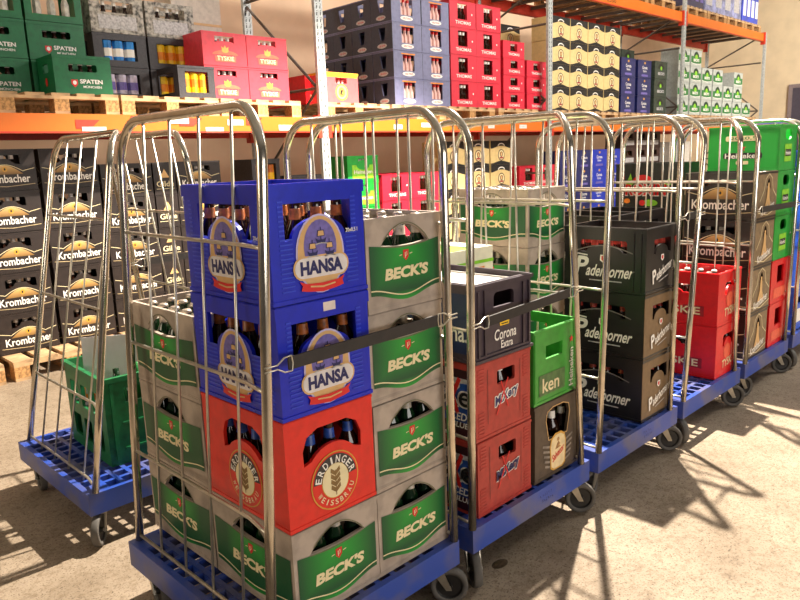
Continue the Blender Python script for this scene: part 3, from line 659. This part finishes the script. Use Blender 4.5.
# ------------------------------------------------------------------ crates on the rack
NUMW = ['one', 'two', 'three', 'four', 'five', 'six', 'seven', 'eight']
ROWN = ['bottom', 'second', 'third', 'fourth', 'fifth', 'sixth']
FILL = {}      # joined small bottles behind the windows of the racked crates
fillmb = MB()
def peek(x, y, z, L, D, H, kind, zt=.9, face=0, u0=-.1, u1=.1, vtop=None):
    """a few bottle necks or cans just behind a window of a crate that is small in view"""
    mm = {'white': (glass, white), 'redw': (M('blush_bottle', 'e9b9b0', .4), M('print_red', '')), 'amber': (glass, M('bottle_label_amber', '')), 'blue': (sky, white), 'yellow': (yellow, orange), 'pale': (M('pale_cans', ''), violet), 'krom': (glass, M('pearl_cap', '')), 'whites': (M('milky_bottles', 'd6cfc0', .5, dirt=.3), pale), 'orange': (OR, yellow)}[kind]
    n = 3
    for i in range(n):
        u = u0+(u1-u0)*(i+.5)/n; px, py = (x+u, y-D/2+.045)
        r = (u1-u0)/n*.46
        if kind in ('blue', 'yellow', 'pale', 'orange'):
            fillmb.lathe([(r, z+.014), (r, z+H*.78), (r*.8, z+H*.8)], mm[0], 8, (px, py, 0)); fillmb.lathe([(r*1.02, z+.08), (r*1.02, z+.14)], mm[1], 8, (px, py, 0))
        else:
            fillmb.lathe([(.03, z+.014), (.03, z+H*.5), (.014, z+H*.68), (.014, z+H*.84)], mm[0], 6, (px, py, 0)); fillmb.lathe([(.017, z+H*.76), (.017, z+H*.87)], mm[1], 6, (px, py, 0))
def stack(key, X0, Y, z0, rows, desc, where, group, peekk=None, cols=1, depth=1, pu=(-.1, .1), pitch=None, name='bottle_crate', faces=(0, 3), indiv=None):
    c = CR[key]; p = pitch or c['L']+.006
    for ci in range(cols):
        rr = rows[ci] if isinstance(rows, (list, tuple)) else rows
        for di in range(depth):
            for r in range(rr):
                x = X0+c['L']/2+ci*p+random.uniform(-.003, .003); y = Y+c['D']/2+di*(c['D']+.005)+random.uniform(0, .006); z = z0+r*c['H']
                lab = desc
                pos = (('topmost' if r == rr-1 and rr > 1 else ROWN[r])+' one') if rr > 1 else ''
                w_ = where+(f', column {NUMW[ci]}' if cols > 1 else '')+(f', {ORD[di]} deep' if depth > 1 else '')
                lab = f"{desc}, {pos+' ' if pos else ''}{w_}"
                crate(key, x, y, z, lab, group, faces=faces, name=name)
                if peekk and di == 0: peek(x, y, z, c['L'], c['D'], c['H'], peekk, u0=pu[0], u1=pu[1])
Z1 = 1.981; Z0 = .171
# upper shelf
stack('spaten', .52, 4.2, Z1, 2, 'dark green crate with red shield', 'of the far left stack on the shelf', 'dark green crates on the shelf', 'white')
stack('spaten', .94, 4.2, Z1, 2, 'dark green crate', 'behind the single green crate on shelf', 'dark green crates on the shelf', 'white')
for x_, w_ in ((.52, 'left'), (.94, 'right')):
    crate('spaten_open', x_+.2, 4.35, Z1+.536, f'dark green crate of white bottles on the {w_} green stack', 'open green crates', faces=(0,)); peek(x_+.2, 4.35, Z1+.536, .4, .3, .27, 'whites', u0=-.15, u1=.15)
stack('spaten', .965, 3.86, Z1, 1, 'dark green crate with red shield', 'standing alone at the shelf edge', 'dark green crates on the shelf', 'white')
for X0, kk, cols_ in ((1.40, ('can_pale', 'can_blue'), 'left'), (1.84, ('can_yellow', 'can_yellow'), 'right')):
    for r, k in enumerate(kk):
        d_ = {'can_pale': 'pale cans', 'can_blue': 'blue cans', 'can_yellow': 'yellow cans'}[k]
        crate(k, X0+.21, 4.35, Z1+r*.25, f'charcoal crate showing {d_}, {"lower" if r == 0 else "upper"} of the {cols_} can stack', 'can crates on the shelf', faces=(0,)); peek(X0+.21, 4.35, Z1+r*.25, .42, .3, .25, k.split('_')[1], u0=-.14, u1=.13)
    crate('frost', X0+.21, 4.35, Z1+.5, f'whitish frosted crate on top of the {cols_} can stack', 'frosted crates', faces=(0,)); peek(X0+.21, 4.35, Z1+.5, .42, .3, .27, 'white', u0=-.13, u1=.13)
crate('can_front', 2.05, 4.06, Z1, 'charcoal crate showing yellow cans, alone at the shelf edge', 'can crates on the shelf', rz=-PI/2)
for i in range(3): fillmb.lathe([(.033, Z1+.014), (.033, Z1+.19), (.026, Z1+.2)], yellow, 10, (1.975+i*.072, 3.91, 0)); fillmb.lathe([(.0335, Z1+.09), (.0335, Z1+.15)], orange, 10, (1.975+i*.072, 3.91, 0))
cb = thing('carton', 'pale open carton standing behind the coral red crates on the shelf', 'box', (2.5, 4.7, Z1))
m_ = MB(); m_.box(-.24, .24, -.15, .15, 0, .95, M('pale_carton', 'dcd2c4', .8)); m_.obj('carton_wall', cb); m_ = MB(); m_.box(-.245, .245, -.155, -.15, .7, .72, tan); m_.obj('tape', cb)
stack('tysk', 2.15, 3.9, Z1, 2, 'coral red crate with crown and plaque', 'right of yellow cans', 'coral red crates', 'white', cols=2, pu=(-.085, .085))
for i, (x, y) in enumerate(((3.42, 4.25), (3.76, 4.4), (3.5, 4.6))): crate('red5', x, y, Z1, f'red crate lying low behind the post, {ORD[i]} of three on the shelf', 'low red crates on the shelf', rz=-PI/2)
stack('yt', 3.34, 3.86, Z1, 1, 'coral crate with yellow rim and round emblem', 'beside the perforated post', None, 'redw', pu=(-.07, .07))
stack('slate', 4.25, 3.86, Z1, 4, 'slate crate with red and white bottles', 'in the dark grey block', 'slate crates', 'redw', cols=1, depth=4, pu=(-.08, .09))
stack('slate', 4.68, 3.86, Z1, 4, 'slate crate', 'of the column beside the crimson crates', 'slate crates', 'redw', pu=(-.08, .09))
stack('crim', 5.12, 3.86, Z1, 4, 'tall crimson crate', 'of the high crimson block', 'crimson crates', 'white', cols=2, pu=(-.09, .07))
stack('crims', 6.06, 3.86, Z1, [4, 3], 'small crimson crate', 'of the low crimson block', 'small crimson crates', 'white', cols=2, pitch=.47, pu=(-.07, .07))
stack('yb', 6.55, 4.6, Z1, 4, 'pale yellow case with portrait', 'of the rear yellow stack', 'yellow cases rear', cols=2)
stack('yb', 7.06, 3.86, Z1, 4, 'pale yellow case with portrait medallion', 'of the front yellow block', 'yellow cases on the shelf', cols=4, pitch=.437)
stack('coro', 8.86, 3.86, Z1, 3, 'navy crate with crown', 'on the upper shelf', 'navy crates on the shelf', cols=2, pitch=.5)
stack('bkd', 9.2, 4.5, Z1, 4, 'dark green box', 'of the rear dark block', 'dark green boxes', cols=3)
stack('bkd', 9.9, 3.86, Z1, 3, 'dark green box', 'left of the third post', 'dark green boxes front')
stack('bk', 10.72, 3.86, Z1, [4, 4, 3, 3, 2, 3, 1], 'silver and green box', 'of the stepped row', 'silver green boxes on the shelf', cols=7, pitch=.47)
stack('bkd', 12.2, 4.3, Z1, 2, 'dark green box', 'behind the stepped row', 'dark green boxes behind', cols=2)
# top shelf boxes
def blockbox(x, y, z, w_, d_, h_, m, label, nm='shrink_wrapped_pack', band=None):
    o = thing(nm, label, 'pack', (x+w_/2, y+d_/2, z)); a = MB()
    a.box(-w_/2, w_/2, -d_/2, d_/2, 0, h_, m); a.obj('wrapping', o)
    if band:
        for k in range(4):
            b_ = MB(); b_.box(-w_/2+.06+k*w_/4, -w_/2+.06+k*w_/4+w_/4*.6, -d_/2-.003, -d_/2, h_*.2, h_*.7, band); b_.obj('label', o)
WRAP = M('lilac_wrap', '9fa6d8', .3, dirt=.5, scale=10); WB = M('blue_wrap', '2f4fd0', .35, dirt=.3, scale=8); WN = M('navy_wrap', '2a2c58', .35, dirt=.3, scale=10)
blockbox(10.8, 3.85, 3.671, .75, .9, .6, WN, 'navy wrapped pack on the upper pallet beside the post', band=violet)
blockbox(11.6, 3.85, 3.671, 1.6, .9, .6, WRAP, 'lilac shrink wrapped pack in the middle of the upper pallets', band=pale)
blockbox(13.25, 3.85, 3.671, .8, .9, .6, WB, 'blue pack with white bands at the right end of the upper pallets', band=white)
# floor level
stack('krom', .43, 4.1, Z0, 5, 'black crate with golden arch emblem', 'of the leftmost floor stack', 'black crates with golden arch, left', 'krom', pu=(-.095, .095))
stack('krom', .87, 4.1, Z0, 5, 'black crate with golden arch emblem', 'of the second floor stack', 'black crates with golden arch, left', 'krom', pu=(-.095, .095))
stack('krom', .0, 4.1, Z0, 5, 'black crate with golden arch', 'of the stack cut by the left edge', 'black crates with golden arch, left', 'krom', pu=(-.095, .095))
stack('krom2', 1.31, 4.12, Z0, 5, 'black crate with golden arch', 'of the third floor stack', 'black crates with golden arch, middle', 'krom', pu=(-.095, .095))
simple('gilde', .19, .3, .265, BLK2, [], Flat().poly([(-.04, .14), (0, .21), (.04, .14)], tan, 1).text('Gilde', 0, .09, .15, .045, cream, 2).line([(-.08, .05), (.08, .05)], .004, cream, 1), rim=.008)
stack('gilde', 1.73, 4.12, Z0, 5, 'narrow black crate', 'between two golden arch stacks', 'narrow black crates')
stack('krom2', 1.93, 4.12, Z0, 5, 'black crate with golden arch', 'of the stack left of the gap', 'black crates with golden arch, middle', 'krom', pu=(-.095, .095))
stack('orc', 2.66, 4.1, Z0, 5, 'charcoal crate with orange cans', 'below the orange beam', 'orange can crates', 'orange', pu=(-.11, .11))
stack('gry', 3.07, 4.1, Z0, 4, 'charcoal crate with amber bottle', 'left of the perforated post', 'charcoal crates', 'amber', pu=(-.05, .07))
stack('gg', 3.78, 4.1, Z0, 5, 'vivid green crate', 'right of the perforated post', 'vivid green crates', 'white', pu=(-.05, .05))
stack('crim', 4.22, 4.45, Z0, 4, 'crimson crate', 'of the rear red floor stack', 'crimson floor crates rear', 'white', cols=2, pu=(-.09, .07))
stack('crim', 4.42, 4.1, Z0, [3, 4], 'crimson crate', 'of the front red floor stack', 'crimson floor crates', 'white', cols=2, pu=(-.09, .07), pitch=.445) if False else stack('crim', 4.25, 4.1, Z0, 4, 'crimson crate', 'of the front red floor stack', 'crimson floor crates', 'white', cols=2, pu=(-.09, .07))
stack('yb', 5.2, 4.1, Z0, 5, 'pale yellow case with portrait', 'of the floor block', 'yellow cases on the floor', cols=3, pitch=.45)
stack('crim', 6.7, 4.1, Z0, 4, 'crimson crate', 'right of the yellow floor cases', 'crimson floor crates right', 'white', cols=2, pu=(-.09, .07))
stack('coro', 7.65, 4.1, Z0, 5, 'navy crate with crown', 'of the floor block', 'navy crates on the floor', cols=2)
stack('coro2', 8.5, 4.1, Z0, 5, 'bright blue crate with crown', 'of the floor block', 'blue crates on the floor', cols=2)
DB = M('dark_brown_box', '4a302a', .6, dirt=.4, scale=12); simple('dbx', .42, .3, .265, DB, [rect_hole(-.1, .1, .12, .2)], Flat().rect(-.15, .15, .02, .09, pale, 1))
stack('dbx', 9.4, 4.1, Z0, 6, 'dark brown crate with pale band', 'of the right floor block', 'brown crates on the floor', 'white', cols=3)
blockbox(10.8, 4.0, FZ, .8, .8, 1.52, M('pale_carton', ''), 'tall pale carton standing on the floor right of the brown crates', nm='carton', band=black)
fo = fillmb.obj('bottles', None); fo['kind'] = 'stuff'; tag(fo, 'small bottles and cans seen through the windows of the racked crates', 'bottles')

# ------------------------------------------------------------------ cage trolleys
TB = M('tray_blue_plastic', '26459c', .42, dirt=.25, scale=12)
nt = TB.node_tree; rr_ = [n for n in nt.nodes if n.type == 'VALTORGB'][0]; rr_.color_ramp.elements[0].color = (*hexc('55587e'), 1); rr_.color_ramp.elements[1].color = (*hexc('24459f'), 1); rr_.color_ramp.elements[0].position = .36; rr_.color_ramp.elements[1].position = .52; [n for n in nt.nodes if n.type == 'TEX_NOISE'][0].inputs['Scale'].default_value = 5
TW, TD = .73, .81; ZT = .25
def tray_mesh():
    mb = MB(); w_, d_ = TW/2, TD/2; h = .085
    for y0, y1 in ((-d_, -d_+.022), (d_-.022, d_)): mb.box(-w_, w_, y0, y1, -h, 0, TB)
    for x0, x1 in ((-w_, -w_+.022), (w_-.022, w_)): mb.box(x0, x1, -d_+.022, d_-.022, -h, 0, TB)
    for sx in (-1, 1):
        for sy in (-1, 1): mb.box(sx*(w_-.09), sx*(w_-.022), sy*(d_-.09), sy*(d_-.022), -.06, 0, TB)
    rim = mb.mesh('tray_rim'); g = MB()
    nx, ny = 11, 12
    for i in range(1, nx):
        x = -w_+.022+i*(TW-.044)/nx; g.box(x-.009, x+.009, -d_+.022, d_-.022, -.035, -.001, TB)
    for j in range(1, ny):
        y = -d_+.022+j*(TD-.044)/ny
        for i in range(nx):
            x0 = -w_+.022+i*(TW-.044)/nx+(.009 if i else 0); x1 = -w_+.022+(i+1)*(TW-.044)/nx-(.009 if i < nx-1 else 0)
            g.box(x0, x1, y-.009, y+.009, -.03, -.002, TB)
    return rim, g.mesh('tray_lattice')
RIM, LAT = tray_mesh()
f_ = MB(); f_.box(-.035, .035, -.035, .035, .127, .135, forkm)
for s in (-1, 1): f_.add([(s*.021, -.012, .122), (s*.021, .024, .122), (s*.021, .050, .055), (s*.021, .032, .055), (s*.025, -.012, .122), (s*.025, .024, .122), (s*.025, .050, .055), (s*.025, .032, .055)], [(0, 1, 2, 3), (7, 6, 5, 4), (0, 4, 5, 1), (1, 5, 6, 2), (2, 6, 7, 3), (3, 7, 4, 0)], forkm)
f_.box(-.025, .025, -.02, .03, .121, .128, forkm); FORK = f_.mesh('caster_fork')
w_ = MB(); w_.lathe([(.043, -.012), (.058, -.015), (.0615, -.010), (.0615, .010), (.058, .015), (.043, .012)], rubber, 28, (0, .042, .062), 'x', True); TYRE = w_.mesh('tyre', True)
w_ = MB(); w_.lathe([(.001, -.0165), (.010, -.0165), (.012, -.006), (.039, -.007), (.0435, -.0125), (.0435, .0125), (.039, .007), (.012, .006), (.010, .0165), (.001, .0165)], hub, 20, (0, .042, .062), 'x'); w_.lathe([(.006, -.027), (.006, .027)], forkm, 8, (0, .042, .062), 'x'); HUB = w_.mesh('wheel_hub')
def scribble(parent, x, z, y, n, seed):       # unreadable felt pen note on a tray front
    rnd = random.Random(seed)
    for row in range(2):
        F = Flat(); px = x+row*.012
        for k in range(n):
            p = [(px+k*.013+rnd.uniform(0, .009), z-row*.022+rnd.uniform(0, .014)) for _ in range(5)]; F.line(p, .0016, M('felt_pen', '10123a', .6), 1)
        mb = MB()
        for vs, fs, m, k in F.it: mb.add([(u, y-.0008, v) for u, v in vs], fs, m)
        mb.obj('pen_note', parent)
def cage(X0, Y0, label, A, B, Ar, Br, ang):
    """X0, Y0: front left corner of the tray; A, B: x of the front post of each side frame at bottom and top; Ar, Br: the same at the rear"""
    o = thing('cage_trolley', label, 'trolley', (X0+TW/2, Y0+TD/2, 0), 0, 'cage trolleys')
    ob('tray_rim', RIM, o, (0, 0, ZT)); ob('tray_lattice', LAT, o, (0, 0, ZT))
    for k, (sx, sy) in enumerate(((-1, -1), (1, -1), (-1, 1), (1, 1))):
        c = ob('caster_fork', FORK, o, (sx*(TW/2-.055), sy*(TD/2-.055), FZ), ang[k]); ob('tyre', TYRE, c); ob('wheel_hub', HUB, c)
    H = 1.345; y0 = -TD/2+.006; y1 = TD/2-.02; r = .13
    for fa, ra in ((A, Ar), (B, Br)):
        def X(z, y):
            k = min(1, max(0, (y-y0)/.12)); f = fa[0]+(fa[1]-fa[0])*z/H; g = ra[0]+(ra[1]-ra[0])*z/H
            return f+(g-f)*k-X0-TW/2
        pts = [(X(z, y0), y0, ZT+z) for z in (.002, .4, .8)]
        for i in range(9):
            a = PI-PI/2*i/8; z = H-r+r*sin(a); y = y0+r+r*cos(a); pts.append((X(z, y), y, ZT+z))
        for i in range(9):
            a = PI/2-PI/2*i/8; z = H-r+r*sin(a); y = y1-r+r*cos(a); pts.append((X(z, y), y, ZT+z))
        pts += [(X(z, y1), y1, ZT+z) for z in (.8, .4, .002)]
        mb = MB(); mb.tube(pts, .0135, metal, 12); fr = mb.obj('side_frame', o, True)
        for i in range(4):
            y = y0+(y1-y0)*(i+1)/5; mb = MB(); mb.tube([(X(z, y), y, ZT+z) for z in (0, .7, H)], .0042, rodm, 8); mb.obj('rod', fr, True)
        for z in (.02, .31, .67, 1.015):
            mb = MB(); mb.tube([(X(z, y), y, ZT+z) for y in (y0, y0+.06, y0+.12, y1)], .0055, rodm, 8); mb.obj('rail', fr, True)
    return o
def strap(xa_, xb_, y, z0, z1, label, hook=.055, y1=None):
    y1 = y if y1 is None else y1
    o = thing('rubber_strap', label, 'strap', (xa_, y, z0)); dx, dy_, dz = xb_-xa_, y1-y, z1-z0; L = math.sqrt(dx*dx+dy_*dy_); a, b = hook/L, 1-hook/L
    mb = MB(); hh = .016
    P_ = lambda t, e, f: (dx*t-f*dy_/L, dy_*t+f*dx/L, dz*t+e)
    vs = [P_(t, e, f) for t in (a, b) for e in (-hh, hh) for f in (-.003, .003)]
    mb.add(vs, [(0, 1, 3, 2), (4, 6, 7, 5), (0, 4, 5, 1), (2, 3, 7, 6), (0, 2, 6, 4), (1, 5, 7, 3)], strapm); mb.obj('band', o)
    for t0, s in ((0, 1), (1, -1)):
        mb = MB(); q = hook/L
        mb.tube([P_(t0-s*q*.30, .006, -.006), P_(t0+s*q*.35, .005, -.006), P_(t0+s*q*.75, .018, -.004), P_(t0+s*q*1.15, .019, -.003), P_(t0+s*q*1.2, 0, -.003), P_(t0+s*q*1.15, -.019, -.003), P_(t0+s*q*.75, -.018, -.004), P_(t0+s*q*.35, -.005, -.006), P_(t0-s*q*.30, -.006, -.006)], .0022, rodm, 6)
        mb.obj('wire_hook', o, True)
    return o
YF = -.035
LW, RW = 2.5, 3.9
cage(-.115, YF, 'foremost cage trolley loaded with the two royal blue crates', (-.102, -.016), (.598, .588), (-.084, .004), (.611, .612), (LW, RW, 3.0, .4))
c2_ = cage(.685, YF, 'second cage trolley carrying the plum and brick red crates', (.69, .709), (1.361, 1.249), (.70, .72), (1.405, 1.36), (LW, RW, 3.0, .4))
c3_ = cage(1.485, YF, 'third cage trolley carrying the black script lettered crates', (1.495, 1.547), (2.141, 2.16), (1.50, 1.56), (2.212, 2.21), (1.6, RW, 3.0, .4))
cage(2.28, YF, 'fourth cage trolley carrying two scarlet crates', (2.29, 2.412), (2.93, 2.83), (2.30, 2.41), (3.008, 2.98), (LW, RW, 3.0, .4))
cage(3.08, YF, 'fifth cage trolley with the tall green and red stack', (3.09, 3.09), (3.745, 3.80), (3.10, 3.12), (3.805, 3.82), (4.3, RW, 3.0, .4))
cage(3.9, YF, 'cage trolley at the right edge holding azure crates', (3.91, 3.95), (4.6, 4.6), (3.92, 3.95), (4.62, 4.62), (LW, RW, 3.0, .4))
cage(-.075, 1.21, 'cage trolley standing alone at the left rear with small load', (-.045, .175), (.63, .45), (-.03, .25), (.64, .48), (LW, 1.5, 3.0, .4))
scribble(c2_, .02, ZT-.035, -TD/2, 6, 3); scribble(c3_, .02, ZT-.035, -TD/2, 6, 5)
YS = YF+.006-.0165
strap(-.058, .594, YS, ZT+.735, ZT+.742, 'dark rubber strap across the front of the foremost trolley')
strap(.70, 1.303, YS, ZT+.69, ZT+.712, 'dark rubber strap in front of the plum crate')
strap(3.09, 3.78, YS, ZT+.86, ZT+.85, 'dark rubber strap across the golden arch and green crates')
strap(2.155, 2.37, YS, ZT+.90, ZT+.905, 'short wire hooked strap linking third and fourth trolley', hook=.06)
strap(.53, 1.1, 1.98, ZT+.745, ZT+.76, 'black strap behind the foremost load at the left rear', y1=1.97)

# crates on trolleys
def cc(key, x, y, z, label, bk=None, cols=FRONTCOLS, group=None, parts=True, bdesc=None, faces=(0, 1, 2, 3)):
    """x,y: near left corner of the end face (facing -Y)"""
    c = CR[key]; X, Y, Z = x+c['D']/2, y+c['L']/2, ZT+z
    o = crate(key, X, Y, Z, label, group, rz=-PI/2, faces=faces)
    o.rotation_euler.z += random.uniform(-.004, .004)
    if bk: bottles(key, X, Y, Z, -PI/2, bk, bdesc or 'bottle inside the '+label[:60], 'bottles in the '+label[:50], cols, parts)
    return o
h3, h2, h1 = .2632, .3061, .2957
cc('becks', 0, 0, 0, 'beige and green crate at the bottom under the bright red crate', 'becks', bdesc='green bottle in the beige crate under the red crate')
cc('erd', 0, .002, h3, 'bright red crate with round wheat emblem on foremost trolley', 'erd', bdesc='bottle with blue label in the bright red crate')
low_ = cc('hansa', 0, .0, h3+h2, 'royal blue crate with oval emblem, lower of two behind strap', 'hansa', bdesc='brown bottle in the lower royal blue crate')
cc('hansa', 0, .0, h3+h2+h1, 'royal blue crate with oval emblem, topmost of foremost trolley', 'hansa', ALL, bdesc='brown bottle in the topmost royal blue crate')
ob('paper_tag', Flat().rect(-.005, .035, .262, .285, PAP, 6).build(1, .4, .3)[0], low_)
NM = ['bottom', 'second', 'third', 'topmost']
for i in range(4):
    cc('becks', .3025, random.uniform(0, .004), i*h3, f'beige and green crate, {NM[i]} of the four beside royal blue crates', 'becks', ALL if i == 3 else [(4, j) for j in range(4)], bdesc=f'green bottle in the {NM[i]} beige crate of the foremost column')
for i in range(3):
    cc('becks', .0, .41, i*h3, f'beige and green crate, {NM[i]} of the rear left stack, foremost trolley'.replace('third', 'topmost'), 'becks', ALL if i == 2 else [(i_, 0) for i_ in range(5)], bdesc=f'green bottle in crate {"on top" if i == 2 else NM[i]} of the rear left beige stack')
for i in range(3): cc('becks', .3025, .41, i*h3, f'beige and green crate hidden behind the foremost column, {NM[i]} of three'.replace('third', 'top'))
# second trolley
cc('mixery', .757, 0, 0, 'brick red crate with slanted lettering, lower of two', 'white', [(4, 1), (4, 2)], bdesc='bottle in the lower brick red crate')
cc('mixery', .757, 0.003, .27, 'brick red crate with slanted lettering, upper of two', 'white', [(4, 1), (4, 2)], bdesc='bottle in the upper brick red crate')
cc('corona', .757, 0, .54, 'plum grey crate with small yellow crown')
sh = tag(None or (lambda: (lambda mb: (mb.box(-.13, .13, -.17, .17, 0, .01, white), mb.obj('white_tray_insert'))[1])(MB()))(), 'white sheet lying inside the open top of the plum crate', 'sheet'); sh.location = (.757+.1525, .2, ZT+.54+.235)
cc('brown', 1.085, 0, 0, 'taupe brown crate with cream bottle shaped label', 'white', [(4, j) for j in range(4)], bdesc='dark bottle behind the arched window of the taupe brown crate')
cc('heine', 1.085, 0.004, .302, 'leaf green crate with vertical white lettering and red star')
for i, (px_, py_) in enumerate(((1.17, .12), (1.28, .25), (1.18, .32))):
    b_ = MB(); b_.lathe([(.001, 0), (.035, .0), (.04, .06), (.035, .12), (.012, .16), (.012, .19)], M('pale_green_pack', '7fc06a', .4), 14); g_ = tag(b_.obj('green_bottle', None, True), 'pale green bottle lying in the leaf green crate', 'bottle', 'pale green bottles'); g_.location = (px_, py_, ZT+.302+.016)
for k_, xx in enumerate((.757, 1.085)):
    for i in range(2): cc('brown', xx, .42, i*.302, f'taupe brown crate, rear of second trolley, {("lower", "upper")[i]} of {("left", "right")[k_]} stack')
wb = thing('carton', 'white carton with green and orange stripes behind the plum crate', 'box', (1.238, .62, ZT+.6055))
m_ = MB(); m_.box(-.16, .16, -.195, .195, 0, .23, M('cream_carton', 'efe6cf', .6, dirt=.06)); m_.obj('carton_wall', wb)
for x0, x1, z0, z1, mm in ((-.16, .16, .165, .178, lime), (-.16, .1, .13, .15, orange)):
    m_ = MB(); m_.box(x0, x1, -.198, -.195, z0, z1, mm); m_.obj('stripe', wb); m_ = MB(); m_.box(-.163, -.16, -.19, .19, z0, z1, mm); m_.obj('stripe', wb)
m_ = MB(); m_.box(-.12, .02, -.19, .19, .23, .232, lime); m_.obj('stripe', wb)
# third trolley
for i in range(3): cc('pader' if i == 2 else 'pader2', 1.905, -.006, i*.2915, f'black crate with white script, {("bottom", "middle", "topmost")[i]} of three on third trolley', 'pad', ALL if i == 2 else FRONTCOLS, bdesc=f'bottle in the {("bottom", "middle", "topmost")[i]} black crate with script')
for i in range(4): cc('becks', 1.665, .435, i*h3, f'beige and green crate, {NM[i]} of the stack behind black crates', 'becks' if i > 1 else None, ALL if i == 3 else FRONTCOLS, bdesc=f'green bottle in the {NM[i]} crate behind the black crates')
# fourth trolley
for i in range(2): cc('tysk2', 2.705, -.012, i*.2832, f'scarlet crate with cream lettering, {("lower", "upper")[i]} of two', 'white', ALL if i == 1 else FRONTCOLS, bdesc=f'bottle in the {("lower", "upper")[i]} scarlet crate')
for k_, xx in enumerate((2.36, 2.67)):
    for i in range(3): cc('pader', xx, .42, i*.2915, f'black crate rear of fourth trolley, {("bottom", "middle", "top")[i]} of {("left", "right")[k_]} stack')
# fifth trolley
for i in range(4): cc('krom5', 3.185-.01*(3-i), -.01, i*.265, f'black crate with dun end, {NM[i]} of the stack behind scarlet crates', 'krom' , [(4, j) for j in range(4)]+[(i_, 0) for i_ in range(3)], bdesc=f'bottle in the {NM[i]} dun ended crate', parts=False)
for i in range(5): cc('red5' if i < 2 else 'heine5', 3.5-.004*i, -.01, .265*min(i, 2)+.262*max(i-2, 0), (f'scarlet crate, {("bottom", "second")[i]} of the stack at the far right' if i < 2 else f'vivid green crate, {("lowest", "middle", "topmost")[i-2]} green one of the far right stack'))
for i in range(4): cc('rox', 3.21, .45, i*.28, f'green black crate with red lettering, {NM[i]} behind golden arch crates')
# sixth trolley
for i in range(4): cc('azure', 4.0, 0, i*.29, f'azure crate, {NM[i]} at the right picture edge', faces=(0, 1, 2, 3))
for i in range(3): cc('azure', 4.31, 0, i*.29, f'azure crate, {NM[i]} of the right stack on the edge trolley')

# left rear trolley: green crates with odds and a white sheet
def opencrate():
    o = thing('open_crate', 'open green crate full of odds with white sheet on it', 'crate', (.27, 1.62, ZT+.001), -PI/2-.04)
    GC = M('mid_green_plastic', '12703f', .45, dirt=.25); L, D, H = .46, .33, .375; mb = MB(); t = .012
    hs = [round_hole(u, v, .09, .1, .01) for u in (-.13, 0, .13) for v in (.1, .25)]; he_ = [round_hole(0, .29, .16, .06, .01)]
    for f in (1,): mb.box(L/2, L/2+.006, -.14, -.125, .02, .35, GC); mb.box(L/2, L/2+.006, .125, .14, .02, .35, GC); mb.box(L/2, L/2+.005, -.1, .1, .17, .18, GC); mb.box(L/2, L/2+.005, -.1, .1, .06, .07, GC)
    mb.box(-L/2+.012, L/2-.012, -D/2+.012, D/2-.012, .185, .19, dark_in)
    for f in (0, 2): slab(mb, f, L, D, L, H, hs, t, GC)
    for f in (1, 3): slab(mb, f, L, D, D-2*t, H, he_, t, GC)
    mb.box(-L/2+t, L/2-t, -D/2+t, D/2-t, 0, .012, GC); mb.box(-L/2-.008, L/2+.008, -D/2-.008, -D/2, H-.02, H, GC); mb.box(-L/2-.008, L/2+.008, D/2, D/2+.008, H-.02, H, GC)
    mb.box(L/2, L/2+.008, -D/2, D/2, H-.02, H, GC); mb.box(-L/2-.008, -L/2, -D/2, D/2, H-.02, H, GC); mb.obj('body', o)
opencrate()
for i, (x, y, r, m_) in enumerate(((.2, 1.5, .035, glassg), (.3, 1.52, .032, pgreen), (.36, 1.68, .034, glass), (.19, 1.77, .03, orange), (.37, 1.48, .03, glass))):
    b_ = MB(); b_.lathe([(.001, 0), (r, 0), (r, .1), (.013, .15), (.013, .19), (.001, .192)], m_, 10); g_ = tag(b_.obj('odd_bottle', None, True), f'{("dark green", "bright green", "brown", "orange", "dark brown")[i]} bottle standing in the open green crate', 'bottle'); g_.location = (x, y, ZT+.192)
mb = MB(); mb.box(-.12, .12, -.002, .002, 0, .25, M('white_sheet', 'dedbe0', .6, dirt=.03)); so = tag(mb.obj('paper_sheet'), 'white sheet standing upright in the open green crate', 'sheet'); so.location = (.24, 1.64, ZT+.24); so.rotation_euler = (-.12, 0, -.6)
print('bottles', NB[0], 'objects', len(bpy.data.objects))

for o in bpy.data.objects:
    if o.get('label') and len(o['label'].split()) > 16: print('LONG', o['label'])
